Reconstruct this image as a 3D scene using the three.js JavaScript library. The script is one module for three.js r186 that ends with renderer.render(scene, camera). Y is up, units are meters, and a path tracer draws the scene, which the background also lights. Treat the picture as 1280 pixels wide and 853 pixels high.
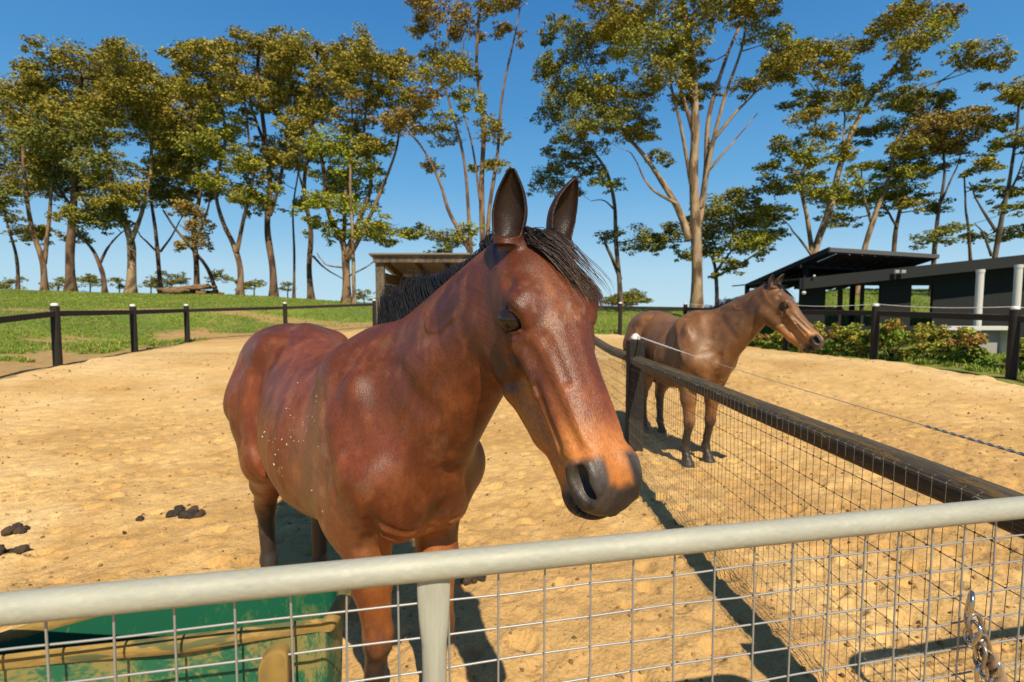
import * as THREE from 'three';
import { mergeGeometries } from 'three/addons/utils/BufferGeometryUtils.js';

// ---------- camera, sky, sun, exposure ----------
const scene = new THREE.Scene();
const camera = new THREE.PerspectiveCamera(67.36, 1280 / 853, 0.05, 4000);
camera.position.set(0, 1.6, 0);
camera.rotation.x = -0.06475;
camera.filmGauge = 36;
camera.focus = 1.3;
camera.userData.fStop = 5;
camera.updateProjectionMatrix();
scene.add(camera);

const SUN = new THREE.Vector3(0.25, 1, 0.86).normalize();
{ // clear blue sky: pale at the horizon, deep blue overhead, wider glow round the sun
  const W = 512, H = 256, data = new Float32Array(W * H * 4);
  const stops = [[0, .56, .79, .90], [.07, .46, .72, .90], [.13, .30, .59, .86], [.22, .165, .45, .79], [.35, .088, .32, .67], [.5, .054, .235, .57], [.65, .026, .14, .41], [1, .012, .07, .25]];
  for (let j = 0; j < H; j++) {
    const el = (j + .5) / H * Math.PI - Math.PI / 2, e = Math.max(0, Math.sin(el));
    for (let i = 0; i < W; i++) {
      const az = (i + .5) / W * 2 * Math.PI - Math.PI;
      let k = 0; while (k < stops.length - 2 && stops[k + 1][0] < e) k++;
      const a = stops[k], b = stops[k + 1], t = Math.min(1, (e - a[0]) / (b[0] - a[0]));
      const dir = [Math.cos(el) * Math.cos(az), Math.sin(el), Math.cos(el) * Math.sin(az)];
      const cs = dir[0] * SUN.x + dir[1] * SUN.y + dir[2] * SUN.z;
      const glow = .25 * Math.pow(Math.max(0, cs), 12);
      const o = (j * W + i) * 4;
      for (let c = 0; c < 3; c++) data[o + c] = (a[c + 1] + (b[c + 1] - a[c + 1]) * t) * .8 + glow * [1, .97, .9][c];
      data[o + 3] = 1;
    }
  }
  const tex = new THREE.DataTexture(data, W, H, THREE.RGBAFormat, THREE.FloatType);
  tex.mapping = THREE.EquirectangularReflectionMapping; tex.magFilter = tex.minFilter = THREE.LinearFilter;
  tex.wrapS = THREE.RepeatWrapping; tex.needsUpdate = true;
  scene.background = tex; scene.environment = tex;
}
const sun = new THREE.DirectionalLight(new THREE.Color(1, .88, .68), 5);
sun.position.copy(SUN).multiplyScalar(40); sun.target.position.set(0, 0, -8); sun.position.add(sun.target.position);
sun.castShadow = true; sun.shadow.mapSize.set(4096, 4096);
Object.assign(sun.shadow.camera, { left: -45, right: 45, top: 45, bottom: -45, near: 1, far: 140 });
scene.add(sun, sun.target);

const renderer = new THREE.WebGLRenderer({ antialias: true });
renderer.setSize(1024, 682);
renderer.toneMapping = THREE.LinearToneMapping;
renderer.toneMappingExposure = 1.18;
renderer.shadowMap.enabled = true;

// ---------- helpers ----------
const V = (x, y, z) => new THREE.Vector3(x, y, z);
function rng(seed) { let s = seed >>> 0; return () => { s = (s + 0x6D2B79F5) | 0; let t = Math.imul(s ^ (s >>> 15), 1 | s); t = (t + Math.imul(t ^ (t >>> 7), 61 | t)) ^ t; return ((t ^ (t >>> 14)) >>> 0) / 4294967296; }; }
const clamp = (x, a, b) => x < a ? a : x > b ? b : x;
const lerp = (a, b, t) => a + (b - a) * t;
const sstep = (a, b, x) => { const t = clamp((x - a) / (b - a), 0, 1); return t * t * (3 - 2 * t); };
function hash3(x, y, z) { let h = Math.imul(x, 374761393) ^ Math.imul(y, 668265263) ^ Math.imul(z, 2147483647 - 1274126177); h = Math.imul(h ^ (h >>> 13), 1274126177); h ^= h >>> 16; return (h >>> 0) / 4294967296; }
function noise3(x, y, z) { // value noise, 0..1
  const xi = Math.floor(x), yi = Math.floor(y), zi = Math.floor(z); let u = x - xi, v = y - yi, w = z - zi;
  u = u * u * (3 - 2 * u); v = v * v * (3 - 2 * v); w = w * w * (3 - 2 * w);
  const a = hash3(xi, yi, zi), b = hash3(xi + 1, yi, zi), c = hash3(xi, yi + 1, zi), d = hash3(xi + 1, yi + 1, zi), e = hash3(xi, yi, zi + 1), f = hash3(xi + 1, yi, zi + 1), g = hash3(xi, yi + 1, zi + 1), h = hash3(xi + 1, yi + 1, zi + 1);
  const p = a + (b - a) * u, q = c + (d - c) * u, r = e + (f - e) * u, s = g + (h - g) * u, m = p + (q - p) * v, n = r + (s - r) * v; return m + (n - m) * w;
}
function fbm3(x, y, z, o = 4) { let s = 0, a = .5, t = 0; for (let i = 0; i < o; i++) { s += a * noise3(x, y, z); t += a; x = x * 2.03 + 7.1; y = y * 2.03 + 3.7; z = z * 2.03 + 1.3; a *= .5; } return s / t; }
const taken = {};
function numbered(n) { const k = taken[n] = (taken[n] ?? -1) + 1; return k ? n + '_' + String(k).padStart(3, '0') : n; }
function shadows(o) { o.traverse(m => { if (m.isMesh) { m.castShadow = true; m.receiveShadow = true; } }); return o; }
function mesh(name, geo, mat, parent) { const m = new THREE.Mesh(geo, mat); m.name = name; m.castShadow = m.receiveShadow = true; if (parent) parent.add(m); return m; }
function thing(name, label, category, pos = [0, 0, 0], group) {
  const o = new THREE.Group(); o.name = numbered(name); o.position.set(...pos); o.userData = { label, category }; if (group) o.userData.group = group; scene.add(o); return o;
}
function tag(o, label, category, group, kind) { if (label) o.userData.label = label; if (category) o.userData.category = category; if (group) o.userData.group = group; if (kind) o.userData.kind = kind; return o; }
const std = (r, g, b, rough = .9, extra = {}) => new THREE.MeshStandardMaterial({ color: new THREE.Color(r, g, b), roughness: rough, metalness: 0, ...extra });
function noiseTex(size, seed, fn, srgb = false) { // fn(u,v) -> [r,g,b] 0..1, made to tile by the caller
  const d = new Uint8Array(size * size * 4);
  for (let j = 0; j < size; j++) for (let i = 0; i < size; i++) { const c = fn(i / size, j / size), o = (j * size + i) * 4; for (let k = 0; k < 3; k++) d[o + k] = clamp(c[k], 0, 1) * 255; d[o + 3] = 255; }
  const t = new THREE.DataTexture(d, size, size); t.wrapS = t.wrapT = THREE.RepeatWrapping; t.magFilter = THREE.LinearFilter; t.minFilter = THREE.LinearMipmapLinearFilter; t.generateMipmaps = true;
  if (srgb) t.colorSpace = THREE.SRGBColorSpace; t.needsUpdate = true; return t;
}
function tileNoise(u, v, n, seed, oct = 4) { // periodic fbm on the unit square
  let s = 0, a = .5, t = 0, f = n;
  for (let o = 0; o < oct; o++) {
    const x = u * f, y = v * f, xi = Math.floor(x), yi = Math.floor(y); let p = x - xi, q = y - yi; p = p * p * (3 - 2 * p); q = q * q * (3 - 2 * q);
    const h = (i, j) => hash3((xi + i) % f, (yi + j) % f, seed + o * 17);
    s += a * lerp(lerp(h(0, 0), h(1, 0), p), lerp(h(0, 1), h(1, 1), p), q); t += a; a *= .5; f *= 2;
  }
  return s / t;
}
// many tapered tubes in one geometry; each path is [[x,y,z,r],...]
function tubesGeo(paths, sides = 5, colorFn) {
  const pos = [], nor = [], idx = [], col = [], uv = []; const T = V(), N = V(), B = V(), P = V(), U = V();
  for (const path of paths) {
    const base = pos.length / 3, n = path.length; let len = 0;
    for (let i = 0; i < n; i++) {
      const a = path[Math.max(0, i - 1)], b = path[Math.min(n - 1, i + 1)], c = path[i];
      T.set(b[0] - a[0], b[1] - a[1], b[2] - a[2]).normalize();
      if (i === 0) { U.set(0, 1, 0); if (Math.abs(T.y) > .9) U.set(1, 0, 0); N.crossVectors(T, U).normalize(); }
      else { len += Math.hypot(c[0] - path[i - 1][0], c[1] - path[i - 1][1], c[2] - path[i - 1][2]); N.addScaledVector(T, -N.dot(T)).normalize(); }
      B.crossVectors(T, N);
      for (let k = 0; k < sides; k++) {
        const an = k / sides * 2 * Math.PI, cx = Math.cos(an), sx = Math.sin(an);
        P.set(0, 0, 0).addScaledVector(N, cx).addScaledVector(B, sx);
        pos.push(c[0] + P.x * c[3], c[1] + P.y * c[3], c[2] + P.z * c[3]); nor.push(P.x, P.y, P.z); uv.push(k / sides * Math.max(.05, 6.28 * c[3]), len);
        if (colorFn) col.push(...colorFn(c, i / (n - 1), path));
      }
      if (i) for (let k = 0; k < sides; k++) { const q = base + (i - 1) * sides, k2 = (k + 1) % sides; idx.push(q + k, q + k2, q + sides + k2, q + k, q + sides + k2, q + sides + k); }
    }
    // end caps
    for (const [e, flip] of [[0, 1], [n - 1, 0]]) { if (path[e][3] < .0008) continue; const q = base + e * sides; for (let k = 1; k < sides - 1; k++) flip ? idx.push(q, q + k + 1, q + k) : idx.push(q, q + k, q + k + 1); }
  }
  const g = new THREE.BufferGeometry(); g.setAttribute('position', new THREE.Float32BufferAttribute(pos, 3)); g.setAttribute('normal', new THREE.Float32BufferAttribute(nor, 3)); g.setAttribute('uv', new THREE.Float32BufferAttribute(uv, 2));
  if (colorFn) g.setAttribute('color', new THREE.Float32BufferAttribute(col, 3)); g.setIndex(idx); return g;
}
// boxes with a small chamfer, merged: [cx,cy,cz,w,h,d,rotY]
function boxGeo(w, h, d, ch = .006) {
  ch = Math.min(ch, w * .3, h * .3, d * .3); const s = new THREE.Shape(), a = w / 2 - ch, b = h / 2 - ch;
  s.moveTo(-a, -b); s.lineTo(a, -b); s.lineTo(a, b); s.lineTo(-a, b); s.closePath();
  const g = new THREE.ExtrudeGeometry(s, { depth: d - 2 * ch, bevelEnabled: true, bevelThickness: ch, bevelSize: ch, bevelSegments: 1, steps: 1 }); g.translate(0, 0, -(d - 2 * ch) / 2); return g;
}
function barBetween(a, b, w, h, ch = .006) { // a chamfered bar whose long axis runs a to b, h is its upright side
  const A = V(...a), B = V(...b), L = A.distanceTo(B), g = boxGeo(w, h, L, ch), z = B.clone().sub(A).normalize(), x = V(0, 1, 0).cross(z); if (x.lengthSq() < 1e-6) x.set(1, 0, 0); x.normalize(); const y = z.clone().cross(x);
  g.applyMatrix4(new THREE.Matrix4().makeBasis(x, y, z).setPosition((a[0] + b[0]) / 2, (a[1] + b[1]) / 2, (a[2] + b[2]) / 2)); return g;
}

// ---------- terrain ----------
const FPX = 640, PITCH = Math.atan(41.5 / FPX), CP = Math.cos(PITCH), SP = Math.sin(PITCH);
function at(px, py, d) { const x = (px - 640) / FPX, y = -(py - 426.5) / FPX, rx = x, ry = y * CP - SP, rz = -CP - y * SP, t = d / -rz; return V(rx * t, 1.6 + ry * t, rz * t); } // measured picture point at a depth in metres
const penOutline = [[-7.6, -3], [-8.6, 4], [-9.9, 11.1], [-10.8, 14.6], [-11.5, 18.1], [-9.6, 21], [-6.3, 23.3], [-1, 23.6], [4.5, 21.3], [6.9, 20.3], [7.4, 17.8], [8.0, 15], [8.66, 12.2], [9.28, 9.45], [10.0, 6], [10.8, 2], [11.5, -3]];
function outside(x, d) { // metres outside the sand pen (negative inside)
  let m = 1e9, inn = false; const n = penOutline.length;
  for (let i = 0, j = n - 1; i < n; j = i++) {
    const [ax, ay] = penOutline[j], [bx, by] = penOutline[i], vx = bx - ax, vy = by - ay, t = clamp(((x - ax) * vx + (d - ay) * vy) / (vx * vx + vy * vy), 0, 1), q = Math.hypot(x - ax - vx * t, d - ay - vy * t); if (q < m) m = q;
    if ((by > d) !== (ay > d) && x < (ax - bx) * (d - by) / (ay - by) + bx) inn = !inn;
  }
  return inn ? -m : m;
}
function hillTop(t) { const k = [[-1.2, 2.5], [-.6, 2.0], [-.3, 1.5], [0, 1.2], [.3, 1.1], [.5, 1.0], [.64, 2.7], [1.2, 2.7]]; if (t <= k[0][0]) return k[0][1]; for (let i = 1; i < k.length; i++) if (t < k[i][0]) return lerp(k[i - 1][1], k[i][1], sstep(k[i - 1][0], k[i][0], t)); return k[k.length - 1][1]; }
function G(x, d, s) { // ground height
  if (s === undefined) s = outside(x, d);
  let h = .36 * sstep(6.5, 13, d + Math.max(0, Math.abs(x) - 5) * .4); const t = x / Math.max(8, d);
  const left = sstep(-.15, -.45, t), bank = s > 0 ? .8 * sstep(0, 9, s) * left * sstep(5, 11, d) : 0, crest = hillTop(t);
  h += bank + (crest - .55 * left * sstep(5, 11, d)) * sstep(16, 40, d) * .97 - (d > 46 ? Math.min(4, (d - 46) * .05) : 0);
  return h;
}
function gridMesh(xs, ds, fn) { // fn(x, d) -> [height, colour]
  const nx = xs.length, nd = ds.length, pos = new Float32Array(nx * nd * 3), col = new Float32Array(nx * nd * 3), uv = new Float32Array(nx * nd * 2), idx = [];
  for (let j = 0; j < nd; j++) for (let i = 0; i < nx; i++) { const o = j * nx + i, r = fn(xs[i], ds[j]); pos.set([xs[i], r[0], -ds[j]], o * 3); col.set(r[1], o * 3); uv.set([xs[i], ds[j]], o * 2); }
  for (let j = 0; j < nd - 1; j++) for (let i = 0; i < nx - 1; i++) { const a = j * nx + i, b = a + 1, c = a + nx, e = c + 1; idx.push(a, b, e, a, e, c); }
  const g = new THREE.BufferGeometry(); g.setAttribute('position', new THREE.BufferAttribute(pos, 3)); g.setAttribute('color', new THREE.BufferAttribute(col, 3)); g.setAttribute('uv', new THREE.BufferAttribute(uv, 2)); g.setIndex(idx); g.computeVertexNormals(); return g;
}
function axis(from, a, b, to, fine, grow) { const out = []; for (let v = a; v <= b; v += fine) out.push(v); let st = fine, v = out[out.length - 1]; while (v < to) { st *= grow; v += st; out.push(Math.min(v, to)); if (v >= to) break; } st = fine; v = a; const pre = []; while (v > from) { st *= grow; v -= st; pre.push(Math.max(v, from)); if (v <= from) break; } return pre.reverse().concat(out); }
function edgeWobble(x, d) { return (fbm3(x * .9, d * .9, 3, 3) - .5) * .9 + (fbm3(x * 3.1, d * 3.1, 8, 2) - .5) * .3; }
// grass sheet out to the horizon
const grassMap = noiseTex(256, 3, (u, v) => { const a = tileNoise(u, v, 32, 5, 3), b = tileNoise(u, v, 8, 2, 3), k = .62 + .5 * a + .25 * (b - .5); return [k, k, k * .95]; });
grassMap.repeat.set(.5, .5);
const mixc = (a, b, t) => [lerp(a[0], b[0], t), lerp(a[1], b[1], t), lerp(a[2], b[2], t)];
const GREEN = [.19, .255, .024], GREEN2 = [.11, .175, .018], STRAW = [.33, .25, .095], EARTH = [.42, .26, .10], SAND = [.64, .41, .155], SAND2 = [.50, .30, .098], DAMP = [.49, .285, .092], SANDPALE = [.76, .54, .255];
function bare(x, d, s) { // how bare the earth outside the pen is
  const n = fbm3(x * .7, d * .7, 1, 4), left = x < -4 ? 1 : .25; let b = sstep(.46, .6, n + (2.0 - s) * .12 * left) * left;
  const track = Math.abs(d - (24.5 + (x + 14) * .16 + (fbm3(x * .2, 0, 5, 2) - .5) * 3)); if (x < 2) b = Math.max(b * sstep(7, 4, s), sstep(.9, .35, track + (n - .5)) * .8);
  return clamp(b, 0, 1);
}
{
  const xs = axis(-900, -40, 34, 900, .45, 1.16), ds = axis(-60, 5, 46, 2500, .4, 1.14);
  const g = gridMesh(xs, ds, (x, d) => {
    const s = outside(x, d), n = fbm3(x * .35, d * .35, 2, 4), m = fbm3(x * 1.7, d * 1.7, 6, 3); let c = mixc(GREEN2, GREEN, sstep(.3, .7, n)); c = mixc(c, STRAW, sstep(.52, .75, m) * .3); c = mixc(c, EARTH, bare(x, d, s)); if (d > 60) c = mixc(c, [.12, .17, .06], .6);
    return [G(x, d, s) - .10 * sstep(.15, -.5, s + edgeWobble(x, d)) + (fbm3(x * .8, d * .8, 9, 3) - .5) * .16 * sstep(0, 1.5, s) * sstep(80, 40, d), c];
  });
  const m = mesh('grass_ground', g, new THREE.MeshStandardMaterial({ vertexColors: true, map: grassMap, roughness: 1 })); m.userData.kind = 'structure'; scene.add(m);
}
// sand: churned by hooves, with prints and clods
const sandMap = noiseTex(512, 8, (u, v) => { const a = tileNoise(u, v, 128, 5, 2), b = tileNoise(u, v, 16, 7, 4), k = .74 + .34 * a + .3 * (b - .5); return [k, k * .985, k * .96]; });
const sandBump = noiseTex(512, 9, (u, v) => { const a = tileNoise(u, v, 64, 15, 3), b = tileNoise(u, v, 8, 27, 3), k = .55 * a + .45 * b; return [k, k, k]; });
sandMap.repeat.set(.8, .8); sandBump.repeat.set(1.1, 1.1);
function printsAt(x, d) { // hoof prints on a jittered grid
  let h = 0; const C = .24, ci = Math.floor(x / C), cj = Math.floor(d / C);
  for (let i = -1; i <= 1; i++) for (let j = -1; j <= 1; j++) {
    const a = ci + i, b = cj + j, r = hash3(a, b, 77); if (r > .55) continue; const px = (a + .15 + .7 * hash3(a, b, 78)) * C, pd = (b + .15 + .7 * hash3(a, b, 79)) * C, R = .045 + .035 * hash3(a, b, 80), th = hash3(a, b, 81) * 6.28, dx = x - px, dd = d - pd, q = Math.hypot(dx * Math.cos(th) + dd * Math.sin(th), (dd * Math.cos(th) - dx * Math.sin(th)) * 1.25) / R; if (q > 1.8) continue;
    h += (-.030 * sstep(1.05, .7, q) + .007 * Math.exp(-((q - 1.25) ** 2) / .06)) * (.35 + .9 * hash3(a, b, 82));
  }
  return h;
}
function sandRelief(x, d) { const w = sstep(26, 5, d); return (fbm3(x * 7, d * 7, 4, 4) - .5) * .045 * (.45 + .55 * w) + (fbm3(x * 1.3, d * 1.3, 14, 2) - .5) * .07 + (fbm3(x * 26, d * 26, 5, 2) - .5) * .02 * w - .014 * w * sstep(.6, .74, fbm3(x * 11 + 5, d * 11, 55, 3)) + printsAt(x, d) * (.3 + .7 * w); }
function sandY(x, d) { const s = outside(x, d), e = sstep(-.5, .45, s + edgeWobble(x, d)); return G(x, d, s) + .035 - .17 * e + sandRelief(x, d) * sstep(0, .6, 1 - e); }
{
  const xs = axis(-12.6, -4.2, 4.6, 12.6, .024, 1.035), ds = axis(-3, 1.3, 6.6, 24.6, .024, 1.022);
  const g = gridMesh(xs, ds, (x, d) => {
    const n = fbm3(x * .8, d * .8, 21, 4), m = fbm3(x * 5, d * 5, 22, 3); let c = mixc(SAND, SAND2, sstep(.48, .72, n) * .8); c = mixc(c, SANDPALE, sstep(.5, .75, fbm3(x * .45 + 9, d * .45, 23, 3)) * .75); c = mixc(c, SAND2, sstep(.56, .75, m) * .5); c = mixc(c, DAMP, sstep(.36, .56, fbm3(x * 1.1 + 3, d * 1.1, 25, 4) + (m - .5) * .35 + .10 * sstep(6, 2, d) + .06 * sstep(2, 5, x) - .06) * .75 * sstep(8, 5, d));
    return [sandY(x, d), c];
  });
  const m = mesh('sand_ground', g, new THREE.MeshStandardMaterial({ vertexColors: true, map: sandMap, bumpMap: sandBump, bumpScale: .012, roughness: 1 })); m.userData.kind = 'structure'; scene.add(m);
}
{ // loose clods and crumbs on the sand
  const rnd = rng(5), g = new THREE.IcosahedronGeometry(1, 1), p = g.attributes.position; for (let i = 0; i < p.count; i++) { const k = .75 + .5 * noise3(p.getX(i) * 2 + 9, p.getY(i) * 2, p.getZ(i) * 2); p.setXYZ(i, p.getX(i) * k, p.getY(i) * k * .7, p.getZ(i) * k); } g.computeVertexNormals();
  const N = 15000, im = new THREE.InstancedMesh(g, std(1, 1, 1, 1), N), M = new THREE.Matrix4(), q = new THREE.Quaternion(), c = new THREE.Color();
  for (let i = 0; i < N; i++) {
    const d = 1.7 + 12 * Math.pow(rnd(), 1.6), x = (rnd() - .5) * 2.3 * (d + 1), s = (.0025 + .010 * Math.pow(rnd(), 5)) * (1 + d * .06); q.setFromEuler(new THREE.Euler(rnd() * .6, rnd() * 6.3, rnd() * .6));
    M.compose(V(x, outside(x, d) < -.4 ? sandY(x, d) + s * .2 : -.5, -d), q, V(s, s, s)); im.setMatrixAt(i, M); const k = (.4 + .6 * rnd()) * (rnd() < .2 ? .45 : 1); c.setRGB(.45 * k, .27 * k, .1 * k); im.setColorAt(i, c);
  }
  im.name = 'sand_clods'; im.castShadow = im.receiveShadow = true; im.userData = { kind: 'stuff', label: 'loose clods and crumbs of sand lying over the pen', category: 'clods' }; scene.add(im);
}
{ // grass blades
  const rnd = rng(6), tuft = []; for (let k = 0; k < 6; k++) { const a = k / 6 * 6.28 + rnd(), r = .03 * rnd(), h = .5 + .5 * rnd(), w = .10, lx = Math.cos(a) * .35, lz = Math.sin(a) * .35, ox = Math.cos(a) * r * 8, oz = Math.sin(a) * r * 8, sx = -Math.sin(a) * w, sz = Math.cos(a) * w; tuft.push([[ox - sx, 0, oz - sz], [ox + sx, 0, oz + sz], [ox + lx * .4 + sx * .6, h * .6, oz + lz * .4 + sz * .6], [ox + lx * .4 - sx * .6, h * .6, oz + lz * .4 - sz * .6], [ox + lx, h, oz + lz]]); }
  const pos = [], idx = []; for (const b of tuft) { const o = pos.length / 3; b.forEach(v => pos.push(...v)); idx.push(o, o + 1, o + 2, o, o + 2, o + 3, o + 3, o + 2, o + 4); } const g = new THREE.BufferGeometry(); g.setAttribute('position', new THREE.Float32BufferAttribute(pos, 3)); g.setIndex(idx); g.computeVertexNormals();
  const place = []; let tries = 0;
  while (place.length < 90000 && tries++ < 600000) { const d = 8 + 34 * Math.pow(rnd(), 1.35), x = (rnd() - .5) * 2.5 * (d + 2), s = outside(x, d); if (s + edgeWobble(x, d) < .12) continue; const b = bare(x, d, s); if (rnd() < b * 1.05) continue; place.push([x, d, s]); }
  const im = new THREE.InstancedMesh(g, new THREE.MeshStandardMaterial({ color: 0xffffff, roughness: .8, side: THREE.DoubleSide }), place.length), M = new THREE.Matrix4(), q = new THREE.Quaternion(), c = new THREE.Color();
  place.forEach(([x, d, s], i) => { const k = (.045 + .05 * rnd()) * (1 + .6 * sstep(2.5, 0, s)) * (.8 + d * .018) * (.7 + .7 * fbm3(x * .9, d * .9, 31, 2)); q.setFromEuler(new THREE.Euler(0, rnd() * 6.3, 0)); const y = G(x, d, s) - .10 * sstep(.15, -.5, s + edgeWobble(x, d)) + (fbm3(x * .8, d * .8, 9, 3) - .5) * .16 * sstep(0, 1.5, s); M.compose(V(x, y - .005, -d), q, V(k * 1.15, k, k * 1.15)); im.setMatrixAt(i, M); const v = .7 + .6 * rnd(), st = rnd() < .14 ? 1 : 0; c.setRGB(lerp(.20, .42, st) * v, lerp(.28, .33, st) * v, lerp(.026, .10, st) * v); im.setColorAt(i, c); });
  im.name = 'grass'; im.castShadow = im.receiveShadow = true; im.userData = { kind: 'stuff', label: 'short green grass covering the paddocks round the sand pens', category: 'grass' }; scene.add(im);
}

// ---------- horses: one signed-distance body each, meshed by surface nets ----------
const smin = (a, b, k) => { const h = k - Math.abs(a - b); return h > 0 ? Math.min(a, b) - h * h / (4 * k) : Math.min(a, b); };
const smax = (a, b, k) => -smin(-a, -b, k);
function hermiteTable(st, n = 96) { // st rows [s, v1, v2, ...] -> sampled monotone table
  const s0 = st[0][0], s1 = st[st.length - 1][0], m = st[0].length - 1, out = new Float64Array((n + 1) * m);
  const tang = (i, c) => { if (i === 0 || i === st.length - 1) return 0; const d0 = (st[i][c] - st[i - 1][c]) / (st[i][0] - st[i - 1][0]), d1 = (st[i + 1][c] - st[i][c]) / (st[i + 1][0] - st[i][0]); return d0 * d1 <= 0 ? 0 : 2 * d0 * d1 / (d0 + d1); };
  for (let k = 0; k <= n; k++) {
    const s = s0 + (s1 - s0) * k / n; let i = 0; while (i < st.length - 2 && st[i + 1][0] < s) i++;
    const h = st[i + 1][0] - st[i][0], t = (s - st[i][0]) / h, t2 = t * t, t3 = t2 * t;
    for (let c = 1; c <= m; c++) out[k * m + c - 1] = (2 * t3 - 3 * t2 + 1) * st[i][c] + (t3 - 2 * t2 + t) * h * tang(i, c) + (-2 * t3 + 3 * t2) * st[i + 1][c] + (t3 - t2) * h * tang(i + 1, c);
  }
  return { s0, s1, n, m, out };
}
function section(y, b, h, w, ex) { // signed distance estimate to a super-ellipse
  if (ex === 2) { const u = y / h, v = b / w, k0 = Math.sqrt(u * u + v * v), k1 = Math.sqrt(u * u / (h * h) + v * v / (w * w)); return k1 < 1e-6 ? -Math.min(h, w) : Math.max(k0 * (k0 - 1) / k1, -Math.min(h, w)); }
  const ay = Math.abs(y) / h, ab = Math.abs(b) / w, p = Math.pow(ay, ex) + Math.pow(ab, ex);
  if (p < 1e-6) return -Math.min(h, w);
  const q = Math.pow(p, 1 / ex), gy = Math.pow(ay, ex - 1) / h, gb = Math.pow(ab, ex - 1) / w, g = Math.sqrt(gy * gy + gb * gb) / Math.pow(q, ex - 1);
  return Math.max((q - 1) / g, -Math.min(h, w));
}
class Field {
  constructor() { this.prims = []; this.cuts = []; this.lines = []; this.extra = []; }
  cone(a, b, ra, rb, k = .05) { // tapered capsule
    const bx = b.x - a.x, by = b.y - a.y, bz = b.z - a.z, l2 = bx * bx + by * by + bz * bz;
    this.prims.push([k, (x, y, z) => { const px = x - a.x, py = y - a.y, pz = z - a.z, t = clamp((px * bx + py * by + pz * bz) / l2, 0, 1), dx = px - bx * t, dy = py - by * t, dz = pz - bz * t; return Math.sqrt(dx * dx + dy * dy + dz * dz) - (ra + (rb - ra) * t); }]);
  }
  ell(c, ax, rx, ry, rz, k = .05, list = this.prims) { // ellipsoid in frame ax = [X,Y,Z]
    const [X, Y, Z] = ax;
    list.push([k, (x, y, z) => {
      const px = x - c.x, py = y - c.y, pz = z - c.z, u = (px * X.x + py * X.y + pz * X.z) / rx, v = (px * Y.x + py * Y.y + pz * Y.z) / ry, w = (px * Z.x + py * Z.y + pz * Z.z) / rz;
      const k0 = Math.sqrt(u * u + v * v + w * w), k1 = Math.sqrt(u * u / rx / rx + v * v / ry / ry + w * w / rz / rz); return k1 < 1e-6 ? -Math.min(rx, ry, rz) : k0 * (k0 - 1) / k1;
    }]);
  }
  loft(o, A, N, B, st, ex = 2.3, k = .05) { // straight loft, rows [s, top, bottom, half width, taper towards the top]
    const T = hermiteTable(st);
    this.prims.push([k, (x, y, z) => {
      const px = x - o.x, py = y - o.y, pz = z - o.z, s = px * A.x + py * A.y + pz * A.z, n = px * N.x + py * N.y + pz * N.z, b = px * B.x + py * B.y + pz * B.z;
      const sc = clamp(s, T.s0, T.s1), f = (sc - T.s0) / (T.s1 - T.s0) * T.n, i = Math.min(T.n - 1, Math.floor(f)), t = f - i, q = i * T.m, r = q + T.m, O = T.out;
      const top = O[q] + (O[r] - O[q]) * t, bot = O[q + 1] + (O[r + 1] - O[q + 1]) * t, w = O[q + 2] + (O[r + 2] - O[q + 2]) * t, tp = O[q + 3] + (O[r + 3] - O[q + 3]) * t;
      const h = (top - bot) / 2, yy = n - (top + bot) / 2, ww = w * (1 - tp * clamp(yy / h, -1.2, 1.2)); const d = section(yy, b, h, Math.max(.004, ww), ex), ds = s - sc;
      return ds === 0 ? d : Math.sqrt(Math.max(d, 0) ** 2 + ds * ds) + Math.min(d, 0);
    }]);
  }
  bent(c0, c1, side, st, ex = 2, k = .05) { // loft along the chord c0 to c1, rows [t, offset up, offset to the side, half height, half width, taper]
    const d = c1.clone().sub(c0), L = d.length(); d.divideScalar(L); const B = side.clone().addScaledVector(d, -side.dot(d)).normalize(), N = V().crossVectors(B, d).normalize(); if (N.y < 0) N.negate(); const T = hermiteTable(st);
    const get = (t, c) => { const f = clamp(t, 0, 1) * T.n, i = Math.min(T.n - 1, Math.floor(f)); return lerp(T.out[i * 5 + c], T.out[(i + 1) * 5 + c], f - i); };
    this.prims.push([k, (x, y, z) => {
      const px = x - c0.x, py = y - c0.y, pz = z - c0.z, s = px * d.x + py * d.y + pz * d.z, t = clamp(s / L, 0, 1), ds = s - t * L;
      const n = px * N.x + py * N.y + pz * N.z - get(t, 0), bb = px * B.x + py * B.y + pz * B.z - get(t, 1), hh = get(t, 2), hw = get(t, 3) * (1 - get(t, 4) * clamp(n / hh, -1.2, 1.2));
      const q = section(n, bb, hh, Math.max(.01, hw), ex); return ds === 0 ? q : Math.sqrt(Math.max(q, 0) ** 2 + ds * ds) + Math.min(q, 0);
    }]);
    return t => ({ c: c0.clone().addScaledVector(d, t * L).addScaledVector(N, get(t, 0)).addScaledVector(B, get(t, 1)), hh: get(t, 2), hw: get(t, 3), N, T: d });
  }
  line(pts, amp, sig) { // ridge (amp > 0) or groove (amp < 0) along a polyline on the skin
    let c = V(); pts.forEach(p => c.add(p)); c.divideScalar(pts.length); const R = Math.max(...pts.map(p => p.distanceTo(c))) + sig * 3; this.lines.push({ pts, amp, s2: sig * sig, c, R2: R * R });
  }
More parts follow.
